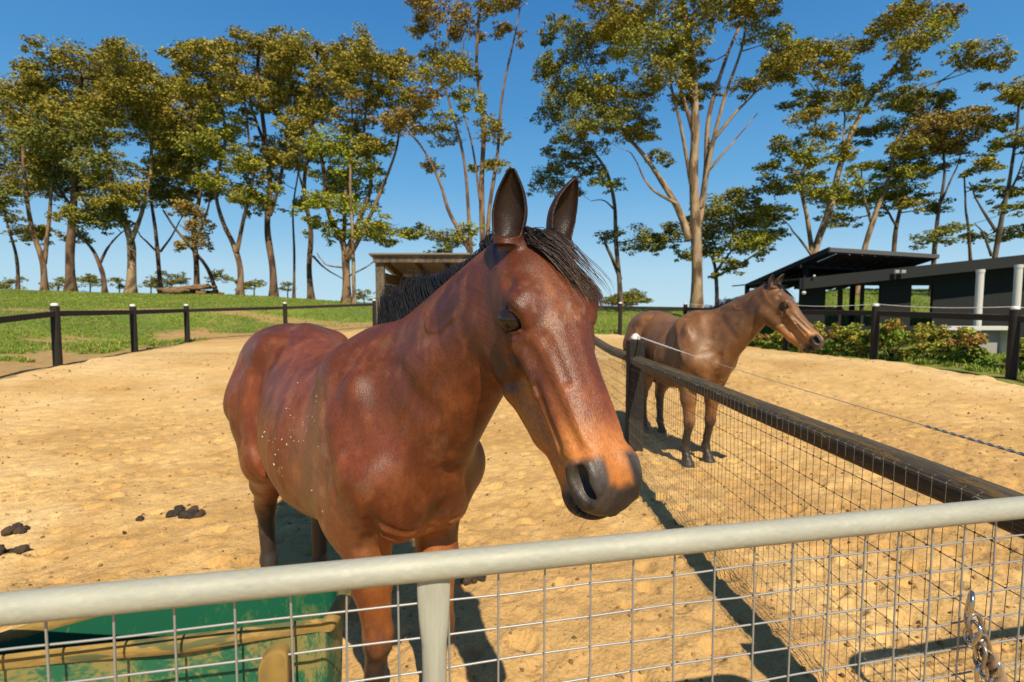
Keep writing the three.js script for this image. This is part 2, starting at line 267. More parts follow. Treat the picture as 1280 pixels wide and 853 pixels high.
  snap() { // lays every relief line on the bare skin
    for (const l of this.lines) {
      const pts = []; for (let i = 0; i < l.pts.length - 1; i++) { const n = Math.max(1, Math.ceil(l.pts[i].distanceTo(l.pts[i + 1]) / .018)); for (let k = 0; k < n; k++) pts.push(l.pts[i].clone().lerp(l.pts[i + 1], k / n)); } pts.push(l.pts[l.pts.length - 1].clone());
      const A = { ...this.near(l.c.x, l.c.y, l.c.z, Math.sqrt(l.R2) + .05), l: [] }, e = .003;
      for (const p of pts) for (let k = 0; k < 4; k++) { const d = this.d(p.x, p.y, p.z, A); if (Math.abs(d) < .0008) break; const gx = this.d(p.x + e, p.y, p.z, A) - d, gy = this.d(p.x, p.y + e, p.z, A) - d, gz = this.d(p.x, p.y, p.z + e, A) - d, m = Math.hypot(gx, gy, gz) || 1, q = clamp(d, -.03, .03) / m; p.x -= gx * q; p.y -= gy * q; p.z -= gz * q; }
      l.pts = pts; const c = V(); pts.forEach(p => c.add(p)); c.divideScalar(pts.length); const R = Math.max(...pts.map(p => p.distanceTo(c))) + Math.sqrt(l.s2) * 3; l.c = c; l.R2 = R * R;
    }
  }
  all() { return { p: this.prims, e: this.extra, c: this.cuts, l: this.lines }; }
  near(x, y, z, R) { // what can matter within R of a point
    const v = [...this.prims, ...this.extra].map(q => q[1](x, y, z)); let d = Infinity; for (const q of v) if (q < d) d = q;
    const lim = k => d + k + 2.6 * R + .01, np = this.prims.length;
    return { p: this.prims.filter((q, i) => v[i] < lim(q[0])), e: this.extra.filter((q, i) => v[np + i] < lim(q[0])), c: this.cuts.filter(q => q[1](x, y, z) < 1.6 * R + q[0] + .02),
      l: this.lines.filter(l => { const m = Math.hypot(x - l.c.x, y - l.c.y, z - l.c.z); return m < Math.sqrt(l.R2) + R; }) };
  }
  d(x, y, z, A = this.all()) {
    let d = 1e3; const P = A.p, E = A.e, C = A.c;
    for (let i = 0; i < P.length; i++) { const k = P[i][0], v = P[i][1](x, y, z); if (v - d < k) d = smin(d, v, k); }
    for (let i = 0; i < E.length; i++) { const k = E[i][0], v = E[i][1](x, y, z); if (v - d < k) d = smin(d, v, k); }
    for (let i = 0; i < C.length; i++) d = smax(d, -C[i][1](x, y, z), C[i][0]);
    if (d < .06 && d > -.06) for (const l of A.l) {
      const qx = x - l.c.x, qy = y - l.c.y, qz = z - l.c.z; if (qx * qx + qy * qy + qz * qz > l.R2) continue;
      let m = 1e9; const p = l.pts;
      for (let i = 0; i < p.length - 1; i++) { const a = p[i], b = p[i + 1], bx = b.x - a.x, by = b.y - a.y, bz = b.z - a.z, t = clamp(((x - a.x) * bx + (y - a.y) * by + (z - a.z) * bz) / (bx * bx + by * by + bz * bz), 0, 1), dx = x - a.x - bx * t, dy = y - a.y - by * t, dz = z - a.z - bz * t, q = dx * dx + dy * dy + dz * dz; if (q < m) m = q; }
      if (m < 9 * l.s2) d -= l.amp * Math.exp(-m / l.s2);
    }
    return d;
  }
  mesh(lo, hi, h, colorFn, clip) { // surface nets over blocks that the surface passes through
    const nx = Math.ceil((hi.x - lo.x) / h), ny = Math.ceil((hi.y - lo.y) / h), nz = Math.ceil((hi.z - lo.z) / h), BS = 8, r8 = BS * h * .87, reach = r8 * 1.7 + .01;
    const by = Math.ceil(ny / BS), bz = Math.ceil(nz / BS), bx = Math.ceil(nx / BS), key = (i, j, k) => (i * 2048 + j) * 2048 + k;
    const vert = new Map(), pos = [], idx = [], cells = [], nor = [], L = new Float64Array(729), v = new Float64Array(8), e = h * .6;
    const G = 4, big = r8 * G;
    for (let A0 = 0; A0 < bx; A0 += G) for (let B0 = 0; B0 < by; B0 += G) for (let C0 = 0; C0 < bz; C0 += G) {
      const mx = lo.x + (A0 + G / 2) * BS * h, my = lo.y + (B0 + G / 2) * BS * h, mz = lo.z + (C0 + G / 2) * BS * h;
      if (Math.abs(this.d(mx, my, mz)) > big * 1.7 + .05 || clip(mx, my, mz) > big * 1.1) continue;
      for (let a = A0; a < Math.min(bx, A0 + G); a++) for (let b = B0; b < Math.min(by, B0 + G); b++) for (let c = C0; c < Math.min(bz, C0 + G); c++) {
        const X = lo.x + (a + .5) * BS * h, Y = lo.y + (b + .5) * BS * h, Z = lo.z + (c + .5) * BS * h;
        if (Math.abs(this.d(X, Y, Z)) > reach || clip(X, Y, Z) > r8 * 1.1) continue;
        const cut = clip(X, Y, Z) > -r8 * 1.3;
        const act = this.near(X, Y, Z, r8);
        for (let i = 0; i < 9; i++) for (let j = 0; j < 9; j++) for (let k = 0; k < 9; k++) { const qx = lo.x + (a * BS + i) * h, qy = lo.y + (b * BS + j) * h, qz = lo.z + (c * BS + k) * h, v0 = this.d(qx, qy, qz, act); L[(i * 9 + j) * 9 + k] = cut ? Math.max(v0, clip(qx, qy, qz)) : v0; }
        for (let i = 0; i < 8; i++) for (let j = 0; j < 8; j++) for (let k = 0; k < 8; k++) {
          let m = 0; for (let q = 0; q < 8; q++) { v[q] = L[((i + (q & 1)) * 9 + j + (q >> 1 & 1)) * 9 + k + (q >> 2)]; if (v[q] < 0) m |= 1 << q; }
          if (m === 0 || m === 255) continue;
          let sx = 0, sy = 0, sz = 0, n = 0;
          for (const [p, q] of EDGES) if ((v[p] < 0) !== (v[q] < 0)) { const t = v[p] / (v[p] - v[q]); sx += lerp(p & 1, q & 1, t); sy += lerp(p >> 1 & 1, q >> 1 & 1, t); sz += lerp(p >> 2, q >> 2, t); n++; }
          const I = a * BS + i, J = b * BS + j, K = c * BS + k, x = lo.x + (I + sx / n) * h, y = lo.y + (J + sy / n) * h, z = lo.z + (K + sz / n) * h;
          vert.set(key(I, J, K), pos.length / 3); pos.push(x, y, z);
          const gx = this.d(x + e, y, z, act) - this.d(x - e, y, z, act), gy = this.d(x, y + e, z, act) - this.d(x, y - e, z, act), gz = this.d(x, y, z + e, act) - this.d(x, y, z - e, act), l = Math.sqrt(gx * gx + gy * gy + gz * gz) || 1;
          nor.push(gx / l, gy / l, gz / l);
          cells.push([I, J, K, v[0] < 0, v[1] < 0, v[2] < 0, v[4] < 0]);
        }
      }
    }
    const quad = (A, B, C, D, flip) => { if (A === undefined || B === undefined || C === undefined || D === undefined) return; flip ? idx.push(A, C, B, A, D, C) : idx.push(A, B, C, A, C, D); };
    for (const [I, J, K, s0, s1, s2, s4] of cells) {
      const g = (i, j, k) => vert.get(key(i, j, k));
      if (s0 !== s1) quad(g(I, J - 1, K - 1), g(I, J, K - 1), g(I, J, K), g(I, J - 1, K), !s0);
      if (s0 !== s2) quad(g(I - 1, J, K - 1), g(I - 1, J, K), g(I, J, K), g(I, J, K - 1), !s0);
      if (s0 !== s4) quad(g(I - 1, J - 1, K), g(I, J - 1, K), g(I, J, K), g(I - 1, J, K), !s0);
    }
    const N = pos.length / 3;
    const col = new Float32Array(N * 3), uv = new Float32Array(N * 2);
    for (let i = 0; i < N; i++) { const c = colorFn(pos[i * 3], pos[i * 3 + 1], pos[i * 3 + 2], nor[i * 3], nor[i * 3 + 1], nor[i * 3 + 2]); col[i * 3] = c[0]; col[i * 3 + 1] = c[1]; col[i * 3 + 2] = c[2]; uv[i * 2] = pos[i * 3] * .8 - pos[i * 3 + 2] * .6; uv[i * 2 + 1] = pos[i * 3 + 1] + .35 * (pos[i * 3] * .6 + pos[i * 3 + 2] * .8); }
    const geo = new THREE.BufferGeometry(); geo.setAttribute('position', new THREE.Float32BufferAttribute(pos, 3)); geo.setAttribute('normal', new THREE.Float32BufferAttribute(nor, 3)); geo.setAttribute('color', new THREE.BufferAttribute(col, 3)); geo.setAttribute('uv', new THREE.BufferAttribute(uv, 2)); geo.setIndex(idx);
    return geo;
  }
}
const EDGES = [[0, 1], [2, 3], [4, 5], [6, 7], [0, 2], [1, 3], [4, 6], [5, 7], [0, 4], [1, 5], [2, 6], [3, 7]];

function buildHorse(P) {
  const F = V(Math.sin(P.heading), 0, Math.cos(P.heading)), R = V(-F.z, 0, F.x), UP = V(0, 1, 0), O = P.origin, S = P.size;
  const b = (f, u, r) => V(O.x, O.y, O.z).addScaledVector(F, f * S).addScaledVector(UP, u * S).addScaledVector(R, r * S);
  const fr = [F, UP, R];
  // head frame: a from poll to nose, n out of the forehead, w to the horse's right
  const hf = V(Math.sin(P.psi), 0, Math.cos(P.psi)), w0 = V(-Math.cos(P.psi), 0, Math.sin(P.psi));
  const ha = hf.clone().multiplyScalar(Math.cos(P.theta)).addScaledVector(UP, -Math.sin(P.theta)), n0 = hf.clone().multiplyScalar(Math.sin(P.theta)).addScaledVector(UP, Math.cos(P.theta));
  const hn = n0.clone().multiplyScalar(Math.cos(P.roll)).addScaledVector(w0, Math.sin(P.roll)), hw = w0.clone().multiplyScalar(Math.cos(P.roll)).addScaledVector(n0, -Math.sin(P.roll));
  const HS = P.headSize, poll = P.poll, hp = (a, n, w) => poll.clone().addScaledVector(ha, a * HS).addScaledVector(hn, n * HS).addScaledVector(hw, w * HS), hfr = [ha, hn, hw];
  const fd = new Field();
  // trunk
  fd.loft(b(0, 0, 0), F, UP, R, [
    [-.98, 1.16, 1.0, .05, .1], [-.94, 1.30, .93, .12, .1], [-.85, 1.42, .85, .19, .12], [-.72, 1.495, .8, .235, .15], [-.52, 1.53, .78, .255, .18], [-.32, 1.505, .76, .262, .18], [-.1, 1.45, .725, .3, .14], [.12, 1.43, .705, .318, .12],
    [.3, 1.46, .73, .285, .2], [.46, 1.525, .76, .25, .34], [.6, 1.50, .79, .225, .34], [.7, 1.36, .83, .19, .2], [.78, 1.2, .88, .13, .1], [.82, 1.1, .95, .05, 0]].map(r => [r[0] * S, r[1] * S, r[2] * S, r[3] * S, r[4]]), 2, .05);
  for (const s of [1, -1]) {
    // hip, croup, thigh, hamstring
    fd.ell(b(-.6, 1.22, .12 * s), fr, .3 * S, .27 * S, .155 * S, .09);
    fd.ell(b(-.43, 1.39, .16 * s), fr, .09 * S, .07 * S, .06 * S, .08);
    fd.ell(b(-.8, 1.08, .11 * s), fr, .18 * S, .28 * S, .11 * S, .09);
    // shoulder blade, point of shoulder, breast
    fd.cone(b(.45, 1.34, .1 * s), b(.71, 1.06, .135 * s), .125 * S, .108 * S, .1);
    fd.cone(b(.71, 1.04, .13 * s), b(.55, .9, .145 * s), .106 * S, .102 * S, .08);
    fd.ell(b(.725, 1.0, .088 * s), fr, .12 * S, .16 * S, .092 * S, .035);
    fd.ell(b(.5, 1.0, .19 * s), fr, .14 * S, .17 * S, .05 * S, .1);
    fd.ell(b(.62, 1.22, .17 * s), fr, .07 * S, .17 * S, .06 * S, .06);
    // legs
    const fore = s > 0 ? P.hooves.rf : P.hooves.lf, hind = s > 0 ? P.hooves.rh : P.hooves.lh;
    { const [hf_, hr] = fore, kf = hf_ * .85 + .6 * .15 + .01, kr = lerp(hr, .12 * s, .25);
      fd.cone(b(.59, .92, .15 * s), b(lerp(.59, kf, .5), .68, lerp(.14 * s, kr, .5)), .10 * S, .068 * S, .06);
      fd.cone(b(lerp(.59, kf, .5), .68, lerp(.14 * s, kr, .5)), b(kf, .49, kr), .068 * S, .049 * S, .05);
      fd.ell(b(kf + .004, .455, kr), fr, .054 * S, .066 * S, .052 * S, .025);
      fd.cone(b(kf - .004, .42, kr), b(hf_ - .055, .19, hr), .04 * S, .035 * S, .03);
      fd.ell(b(hf_ - .055, .17, hr), fr, .046 * S, .046 * S, .043 * S, .025);
      fd.cone(b(hf_ - .045, .155, hr), b(hf_ - .005, .085, hr), .037 * S, .04 * S, .02);
      fd.cone(b(hf_ - .005, .075, hr), b(hf_ + .02, .03, hr), .05 * S, .062 * S, .012);
    }
    { const [hf_, hr] = hind, kf = hf_ - .055, kr = lerp(hr, .13 * s, .3), sf = lerp(-.42, hf_ + .3, .3);
      fd.cone(b(-.6, 1.1, .14 * s), b(sf, .87, .165 * s), .2 * S, .13 * S, .09);
      fd.cone(b(sf, .87, .165 * s), b(lerp(sf, kf, .6), .68, lerp(.16 * s, kr, .6)), .13 * S, .085 * S, .07);
      fd.cone(b(-.84, .98, .12 * s), b(lerp(-.84, kf - .05, .65), .7, lerp(.12 * s, kr, .6)), .13 * S, .07 * S, .08);
      fd.cone(b(lerp(sf, kf, .6), .68, lerp(.16 * s, kr, .6)), b(kf, .53, kr), .085 * S, .055 * S, .04);
      fd.cone(b(kf - .07, .6, kr), b(kf - .03, .5, kr), .032 * S, .04 * S, .03);
      fd.ell(b(kf, .505, kr), fr, .058 * S, .07 * S, .05 * S, .03);
      fd.cone(b(kf - .005, .47, kr), b(hf_ - .06, .2, hr), .046 * S, .037 * S, .03);
      fd.ell(b(hf_ - .06, .18, hr), fr, .048 * S, .048 * S, .045 * S, .025);
      fd.cone(b(hf_ - .05, .165, hr), b(hf_ - .008, .09, hr), .038 * S, .04 * S, .02);
      fd.cone(b(hf_ - .005, .075, hr), b(hf_ + .02, .03, hr), .05 * S, .06 * S, .012);
    }
  }
  // neck
  const hc = hp(.03, -.105, 0), rel = V().subVectors(hc, O), ef = rel.dot(F) / S, eu = rel.y / S, er = rel.dot(R) / S;
  const nb = P.neckBase || [.5, 1.16], bend = P.neckBend || 0;
  const up = P.archU ?? .02;
  const neckAt = fd.bent(b(nb[0], nb[1], 0), hc, R, [[0, -.03, 0, .34, .18, .3], [.22, up * .7 - .035, bend * .6, .312, .15, .26], [.45, up - .032, bend, .256, .12, .22], [.68, up * .8 - .02, bend * .8, .204, .1, .18], [.86, up * .4 - .01, bend * .4, .166, .09, .12], [1, 0, 0, .138, .082, .08]].map(r => [r[0], r[1] * S, r[2] * S, r[3] * S, r[4] * S, r[5]]), 2, .1);
  const nst = [0, .22, .45, .68, .86, 1].map(neckAt);
  // head
  const hs = r => [r[0] * HS, r[1] * HS, r[2] * HS, r[3] * HS, r[4]];
  fd.loft(poll, ha, hn, hw, [[-.06, -.06, -.11, .03, 0], [-.03, -.025, -.15, .062, 0], [.02, -.002, -.17, .082, .05], [.09, .006, -.175, .098, -.02], [.16, .006, -.17, .103, -.02], [.24, -.002, -.16, .096, .1], [.32, -.012, -.148, .083, .24],
    [.4, -.02, -.137, .076, .22], [.47, -.025, -.13, .074, .15], [.52, -.03, -.126, .072, .09], [.56, -.037, -.124, .068, .04], [.592, -.05, -.125, .06, 0], [.615, -.066, -.125, .045, 0], [.632, -.09, -.115, .02, 0]].map(hs), 2.5, .03);
  for (const s of [1, -1]) {
    fd.cone(hp(.12, -.23, .052 * s), hp(.28, -.218, .042 * s), .055 * HS, .045 * HS, .04);
    fd.cone(hp(.28, -.218, .042 * s), hp(.42, -.21, .024 * s), .045 * HS, .034 * HS, .03);
    fd.ell(hp(.165, -.17, .046 * s), hfr, .13 * HS, .125 * HS, .053 * HS, .035);
    fd.ell(hp(.165, -.030, .08 * s), hfr, .05 * HS, .03 * HS, .034 * HS, .03);   // brow
    fd.ell(hp(.225, -.076, .082 * s), hfr, .045 * HS, .02 * HS, .026 * HS, .03);   // below the eye
    fd.ell(hp(.566, -.07, .035 * s), hfr, .054 * HS, .038 * HS, .032 * HS, .03);   // nostril wing
    fd.cone(hp(.5, -.095, .04 * s), hp(.6, -.1, .035 * s), .024 * HS, .03 * HS, .03); // upper lip side
  }
  fd.cone(hp(.42, -.208, 0), hp(.555, -.188, 0), .04 * HS, .038 * HS, .03);
  fd.cone(hp(.2, -.16, 0), hp(.5, -.15, 0), .06 * HS, .045 * HS, .03);
  fd.ell(hp(.582, -.178, 0), hfr, .046 * HS, .038 * HS, .05 * HS, .02);   // chin
  fd.ell(hp(.61, -.146, 0), hfr, .03 * HS, .018 * HS, .055 * HS, .01); // lower lip
  fd.ell(hp(.602, -.1, 0), hfr, .036 * HS, .036 * HS, .052 * HS, .018);   // upper lip
  // ears
  P.ears.forEach(([base, tip, open, width]) => {
    const B0 = hp(...base), T0 = B0.clone().add(V(...tip)), A = T0.clone().sub(B0), L = A.length(); A.normalize();
    const D = V(...open); D.addScaledVector(A, -D.dot(A)).normalize(); const Wd = V().crossVectors(A, D).normalize();
    const prof = hermiteTable([[0, .72, .8], [.18, .9, .8], [.4, 1, .74], [.62, .86, .58], [.8, .55, .4], [.93, .24, .22], [1, .06, .08]].map(q => [q[0], q[1], q[2]]), 48);
    const at = (t, c) => { const f = clamp(t, 0, 1) * 48, i = Math.min(47, Math.floor(f)); return lerp(prof.out[i * 2 + c], prof.out[(i + 1) * 2 + c], f - i); };
    fd.extra.push([.028, (x, y, z) => {
      const px = x - B0.x, py = y - B0.y, pz = z - B0.z, s = px * A.x + py * A.y + pz * A.z; if (s < -.06 || s > L + .06) return .05 + Math.max(-s - .06, s - L - .06);
      const t = s / L, dd = px * D.x + py * D.y + pz * D.z + .018 * Math.sin(Math.PI * clamp(t, 0, 1)) * 1.0, ww = px * Wd.x + py * Wd.y + pz * Wd.z, hw_ = width * at(t, 0), hd = width * at(t, 1), ds = s - clamp(s, 0, L);
      let d = section(dd, ww, hd, hw_, 2); if (ds !== 0) d = Math.sqrt(Math.max(d, 0) ** 2 + ds * ds);
      const inner = section(dd - hd * .55, ww, hd * 1.05, Math.max(.004, hw_ - .0075), 2), cut = t > .04 ? -inner : -.01; return smax(d, Math.min(cut, .02) + sstep(.12, .02, t) * -.05, .006);
    }]);
  });
  // sockets, nostrils, mouth
  const eyes = [];
  for (const s of [1, -1]) {
    const E = hw.clone().multiplyScalar(.80 * s).addScaledVector(hn, .36).addScaledVector(ha, .46).normalize(), ec = hp(.190, -.066, .0945 * s), ea = ha.clone().multiplyScalar(.76).addScaledVector(hn, .62); ea.addScaledVector(E, -ea.dot(E)).normalize(); const en = V().crossVectors(E, ea);
    eyes.push(ec); fd.ell(ec.clone().addScaledVector(E, .032 * HS), [ea, en, E], .036 * HS, .0245 * HS, .036 * HS, .006, fd.cuts);
    const lid = (t, h, o) => ec.clone().addScaledVector(E, (.033 + o) * HS).addScaledVector(ea, t * HS).addScaledVector(en, h * HS), sg = en.y > 0 ? 1 : -1;
    fd.line([lid(-.036, .004 * sg, -.004), lid(-.02, .021 * sg, .002), lid(0, .0255 * sg, .004), lid(.02, .02 * sg, .002), lid(.038, .002 * sg, -.004)], .005, .006);
    fd.line([lid(-.036, -.002 * sg, -.004), lid(-.016, -.021 * sg, -.002), lid(.007, -.0245 * sg, -.002), lid(.028, -.015 * sg, -.004)], .006, .006);
    fd.line([lid(-.03, -.026 * sg, -.006), lid(0, -.034 * sg, -.006), lid(.028, -.026 * sg, -.008)], -.004, .006);
    fd.line([lid(-.03, .026 * sg, -.004), lid(0, .035 * sg, -.002), lid(.03, .024 * sg, -.006)], -.004, .006);
    const nA = ha.clone().multiplyScalar(.97).addScaledVector(hn, .12).normalize(), nB = hw.clone().multiplyScalar(s).addScaledVector(ha, .5).normalize(); nB.addScaledVector(nA, -nB.dot(nA)).normalize(); const nC = V().crossVectors(nA, nB);
    fd.ell(hp(.588, -.066, .082 * s), [nA, nB, nC], .038 * HS, .05 * HS, .017 * HS, .008, fd.cuts);
    fd.ell(hp(.562, -.058, .08 * s), [nA, nB, nC], .022 * HS, .032 * HS, .02 * HS, .008, fd.cuts);
    fd.line([hp(.535, -.06, .074 * s), hp(.555, -.088, .078 * s), hp(.59, -.1, .075 * s), hp(.62, -.092, .068 * s)], .006, .012);
    fd.line([hp(.55, -.032, .062 * s), hp(.58, -.035, .058 * s), hp(.61, -.048, .055 * s), hp(.63, -.07, .056 * s)], .006, .010);
    for (let k = 0; k < 3; k++) fd.line([hp(.545 + k * .018, -.125 - k * .004, .066 * s), hp(.56 + k * .02, -.148, .06 * s)], -.003, .004);
    fd.line([hp(.51, -.125, .06 * s), hp(.56, -.128, .055 * s), hp(.6, -.128, .05 * s), hp(.625, -.126, .03 * s), hp(.632, -.126, 0)], -.008, .006);
    fd.line([hp(.52, -.085, .07 * s), hp(.515, -.11, .062 * s), hp(.505, -.14, .05 * s)], -.004, .007);
    // eyelids, orbit rim, crest of the cheek, vein and grooves of the face
    fd.line([hp(.17, -.02, .11 * s), hp(.2, -.012, .105 * s), hp(.235, -.02, .098 * s)], 0.0081, .014);
    fd.line([hp(.19, -.088, .1 * s), hp(.23, -.092, .1 * s)], -0.0101, .009);
    fd.line([hp(.25, -.085, .095 * s), hp(.3, -.09, .088 * s), hp(.37, -.096, .075 * s)], 0.0121, .011);
    fd.line([hp(.24, -.115, .095 * s), hp(.31, -.122, .08 * s), hp(.38, -.128, .066 * s)], -0.0121, .013);
    fd.line([hp(.3, -.155, .075 * s), hp(.285, -.2, .075 * s), hp(.27, -.245, .07 * s)], -0.0101, .014);
    fd.line([hp(.29, -.13, .085 * s), hp(.36, -.155, .06 * s), hp(.44, -.165, .045 * s), hp(.5, -.15, .05 * s)], -0.0121, .01);
    fd.line([hp(.33, -.11, .075 * s), hp(.4, -.118, .066 * s), hp(.47, -.125, .06 * s), hp(.515, -.135, .055 * s)], -0.0101, .01);
    fd.line([hp(.27, -.055, .09 * s), hp(.36, -.058, .072 * s), hp(.45, -.058, .06 * s), hp(.52, -.05, .055 * s)], -0.0081, .013);
    fd.line([hp(.205, -.1, .105 * s), hp(.25, -.12, .1 * s), hp(.3, -.14, .085 * s)], 0.0104, .010);
    fd.line([hp(.235, -.09, .1 * s), hp(.29, -.112, .09 * s), hp(.34, -.14, .07 * s)], -0.0091, .012);
    fd.line([hp(.27, -.02, .06 * s), hp(.31, -.024, .055 * s), hp(.37, -.03, .045 * s)], -0.0052, .014);
    fd.line([hp(.35, -.09, .075 * s), hp(.42, -.094, .068 * s), hp(.49, -.09, .064 * s), hp(.52, -.1, .064 * s)], -0.0091, .009);
    fd.line([hp(.1, -.035, .1 * s), hp(.14, -.022, .1 * s)], -0.0142, .02);
    fd.line([hp(.3, -.03, .055 * s), hp(.4, -.04, .05 * s), hp(.5, -.045, .045 * s)], 0.0040, .012);
    // neck and body: jugular groove, windpipe, shoulder edge, flank, stifle fold, forearm, ribs
    fd.line([nst[3].c.clone().addScaledVector(UP, -.1).addScaledVector(R, .085 * s), nst[2].c.clone().addScaledVector(UP, -.13).addScaledVector(R, .11 * s), nst[1].c.clone().addScaledVector(UP, -.15).addScaledVector(R, .145 * s)], -.006, .03);
    fd.line([b(.5, 1.42, .15 * s), b(.62, 1.3, .19 * s), b(.73, 1.17, .2 * s)], -.006, .04);
    fd.line([b(.31, 1.4, .2 * s), b(.34, 1.22, .27 * s), b(.38, 1.04, .29 * s), b(.44, .88, .25 * s)], -.006, .06);
    fd.line([b(.5, 1.36, .21 * s), b(.62, 1.2, .24 * s), b(.72, 1.08, .26 * s)], .007, .025);
    fd.line([b(.6, 1.08, .25 * s), b(.58, .98, .26 * s), b(.55, .9, .26 * s)], -.012, .022);
    fd.line([b(.52, 1.28, .2 * s), b(.6, 1.14, .23 * s), b(.66, 1.02, .24 * s)], -.010, .02);
    for (let k = 0; k < 4; k++) fd.line([b(.80 - k * .012, .93 - k * .022, (.19 - k * .004) * s), b(.835 - k * .012, .90 - k * .02, .13 * s), b(.84 - k * .014, .885 - k * .018, .07 * s)], k % 2 ? .004 : -.005, .008);
    fd.line([b(-.33, 1.4, .2 * s), b(-.36, 1.28, .25 * s), b(-.33, 1.15, .28 * s), b(-.27, 1.0, .29 * s), b(-.24, .86, .27 * s)], -.030, .045);
    fd.line([b(-.44, 1.3, .25 * s), b(-.43, 1.12, .28 * s), b(-.37, .95, .28 * s), b(-.29, .82, .25 * s)], .018, .026);
    fd.line([b(-.56, 1.3, .26 * s), b(-.6, 1.1, .27 * s), b(-.64, .9, .24 * s)], -.014, .035);
    fd.line([b(-.84, 1.25, .2 * s), b(-.86, 1.05, .22 * s), b(-.82, .85, .21 * s)], -.008, .03);
    fd.line([b(.25, .86, .27 * s), b(.05, .82, .27 * s), b(-.15, .84, .26 * s)], .005, .02);
    for (let k = 0; k < 5; k++) { const f0 = .22 - k * .085; fd.line([b(f0, 1.28, .3 * s), b(f0 - .03, 1.1, .33 * s), b(f0 - .02, .92, .31 * s)], .003, .022); }
    fd.line([b(.78, .93, .2 * s), b(.73, .87, .18 * s), b(.66, .82, .17 * s)], -.020, .022);
    fd.line([b(.86, 1.6, .1 * s), b(.9, 1.55, .12 * s), b(.96, 1.55, .13 * s), b(1.03, 1.59, .125 * s)], .006, .012);
    fd.line([b(.74, 1.45, .15 * s), b(.86, 1.36, .14 * s), b(.95, 1.3, .1 * s)], -.010, .035);
    fd.line([b(.7, 1.52, .12 * s), b(.86, 1.52, .13 * s), b(1.02, 1.58, .12 * s)], -.007, .03);
  }
  fd.line([b(.9, 1.12, 0), b(.9, .95, 0), b(.84, .8, 0)], -.022, .03);
  fd.line([hp(.2, .01, 0), hp(.3, 0, 0), hp(.42, -.012, 0)], -.002, .02);
  fd.line([b(-.9, 1.42, 0), b(-.7, 1.54, 0), b(-.45, 1.57, 0)], -.012, .04);
  fd.cuts.push([.006, (x, y, z) => y - O.y - .001]);   // hooves end flat on the ground

  fd.snap();
  const bodyCol = P.coat;
  const colorFn = (x, y, z, nx, ny, nz) => {
    const px = x - O.x, pz = z - O.z, f = (px * F.x + pz * F.z) / S, u = (y - O.y) / S, r = (px * R.x + pz * R.z) / S;
    const qx = x - poll.x, qy = y - poll.y, qz = z - poll.z, a = (qx * ha.x + qy * ha.y + qz * ha.z) / HS, n = (qx * hn.x + qy * hn.y + qz * hn.z) / HS, w = (qx * hw.x + qy * hw.y + qz * hw.z) / HS;
    const inHead = (a > -.08 || (y > poll.y && a > -.3)) && a < .75 && n > -.36 && n < .35 && Math.abs(w) < .2;
    const big = fbm3(x * 5, y * 5, z * 5, 3), mid = fbm3(x * 22, y * 12, z * 22, 3), fine = noise3(x * 190, y * 90, z * 190), grain = noise3(x * 420, y * 260, z * 420);
    let c = bodyCol.base.slice(); const mix = (d, t) => { t = clamp(t, 0, 1); for (let i = 0; i < 3; i++) c[i] = lerp(c[i], d[i], t); };
    mix(bodyCol.dark, sstep(.36, .72, big) * .55); if (!inHead && f > .35 && u > .9) mix(bodyCol.dark, sstep(.3, .6, fbm3(x * 3 + 5, y * 3, z * 3, 3)) * .35 * sstep(.35, .6, f)); mix(bodyCol.light, sstep(.48, .8, mid) * .32); mix(bodyCol.dark, sstep(.55, .75, fbm3(x * 30 + 7, y * 18, z * 30, 2)) * .35);
    if (!inHead) {
      mix(bodyCol.tan, sstep(.25, 0, Math.abs(r)) * sstep(.95, .8, u) * sstep(.55, .66, f) * .55);        // tan behind the breast
      mix(bodyCol.dark, sstep(1.43, 1.53, u) * sstep(.35, .0, f) * .5);
      mix(bodyCol.dark, sstep(-.7, -.98, f) * .6);
      const leg = f > 0 ? .5 : .58; if (u < .75) { mix(bodyCol.legDark, sstep(leg + .12, leg - .12, u + (mid - .5) * .16) * .75); mix(bodyCol.leg, sstep(leg, leg - .16, u + (mid - .5) * .2)); mix([.055, .048, .042], sstep(.085, .07, u)); }
      const dust = sstep(.62, .8, fbm3(x * 14 + 4, y * 14, z * 14, 4)); mix(bodyCol.dust, dust * .13); mix(bodyCol.dust, sstep(.4, .62, fbm3(x * 4 + 2, y * 3, z * 4, 4)) * sstep(.42, .1, Math.abs(f - .52)) * sstep(1.5, 1.2, u) * sstep(.6, .85, u) * .16);
      if (u < 1.1 && f < .25 && f > -.35) mix(bodyCol.dust, sstep(.74, .8, noise3(x * 46, y * 46, z * 46)) * .3 * sstep(.5, .62, big));
    } else {
      const e = Math.hypot((a - .192), (n + .066) * 1.15, (Math.abs(w) - .108) * .6);
      mix(bodyCol.dark, sstep(.46, .3, a + (mid - .5) * .1) * (.45 + .4 * sstep(.4, .65, big))); mix(bodyCol.light, sstep(.34, .62, a) * .4 + sstep(.5, .75, mid) * .25); mix([.36, .26, .19], sstep(.6, .8, fbm3(x * 60, y * 40, z * 60, 2)) * .35 * sstep(-.03, .0, n) * sstep(.1, .2, a));
      mix(bodyCol.tan, sstep(.38, .5, a + n * .25 + (mid - .5) * .06) * sstep(-.02, -.06, n) * .85);
      mix(bodyCol.tan, sstep(.44, .54, a + (mid - .5) * .07) * .75);
      mix(bodyCol.tan, sstep(.25, .36, a + (mid - .5) * .08) * sstep(-.085, -.125, n + (mid - .5) * .03) * .85);
      mix(bodyCol.dark, sstep(.09, .03, e) * .35);
      mix([.03, .02, .014], sstep(.040, .032, e));
      mix(bodyCol.dark, sstep(.06, .02, Math.abs(n + .1)) * sstep(.2, .3, a) * sstep(.46, .38, a) * .35);
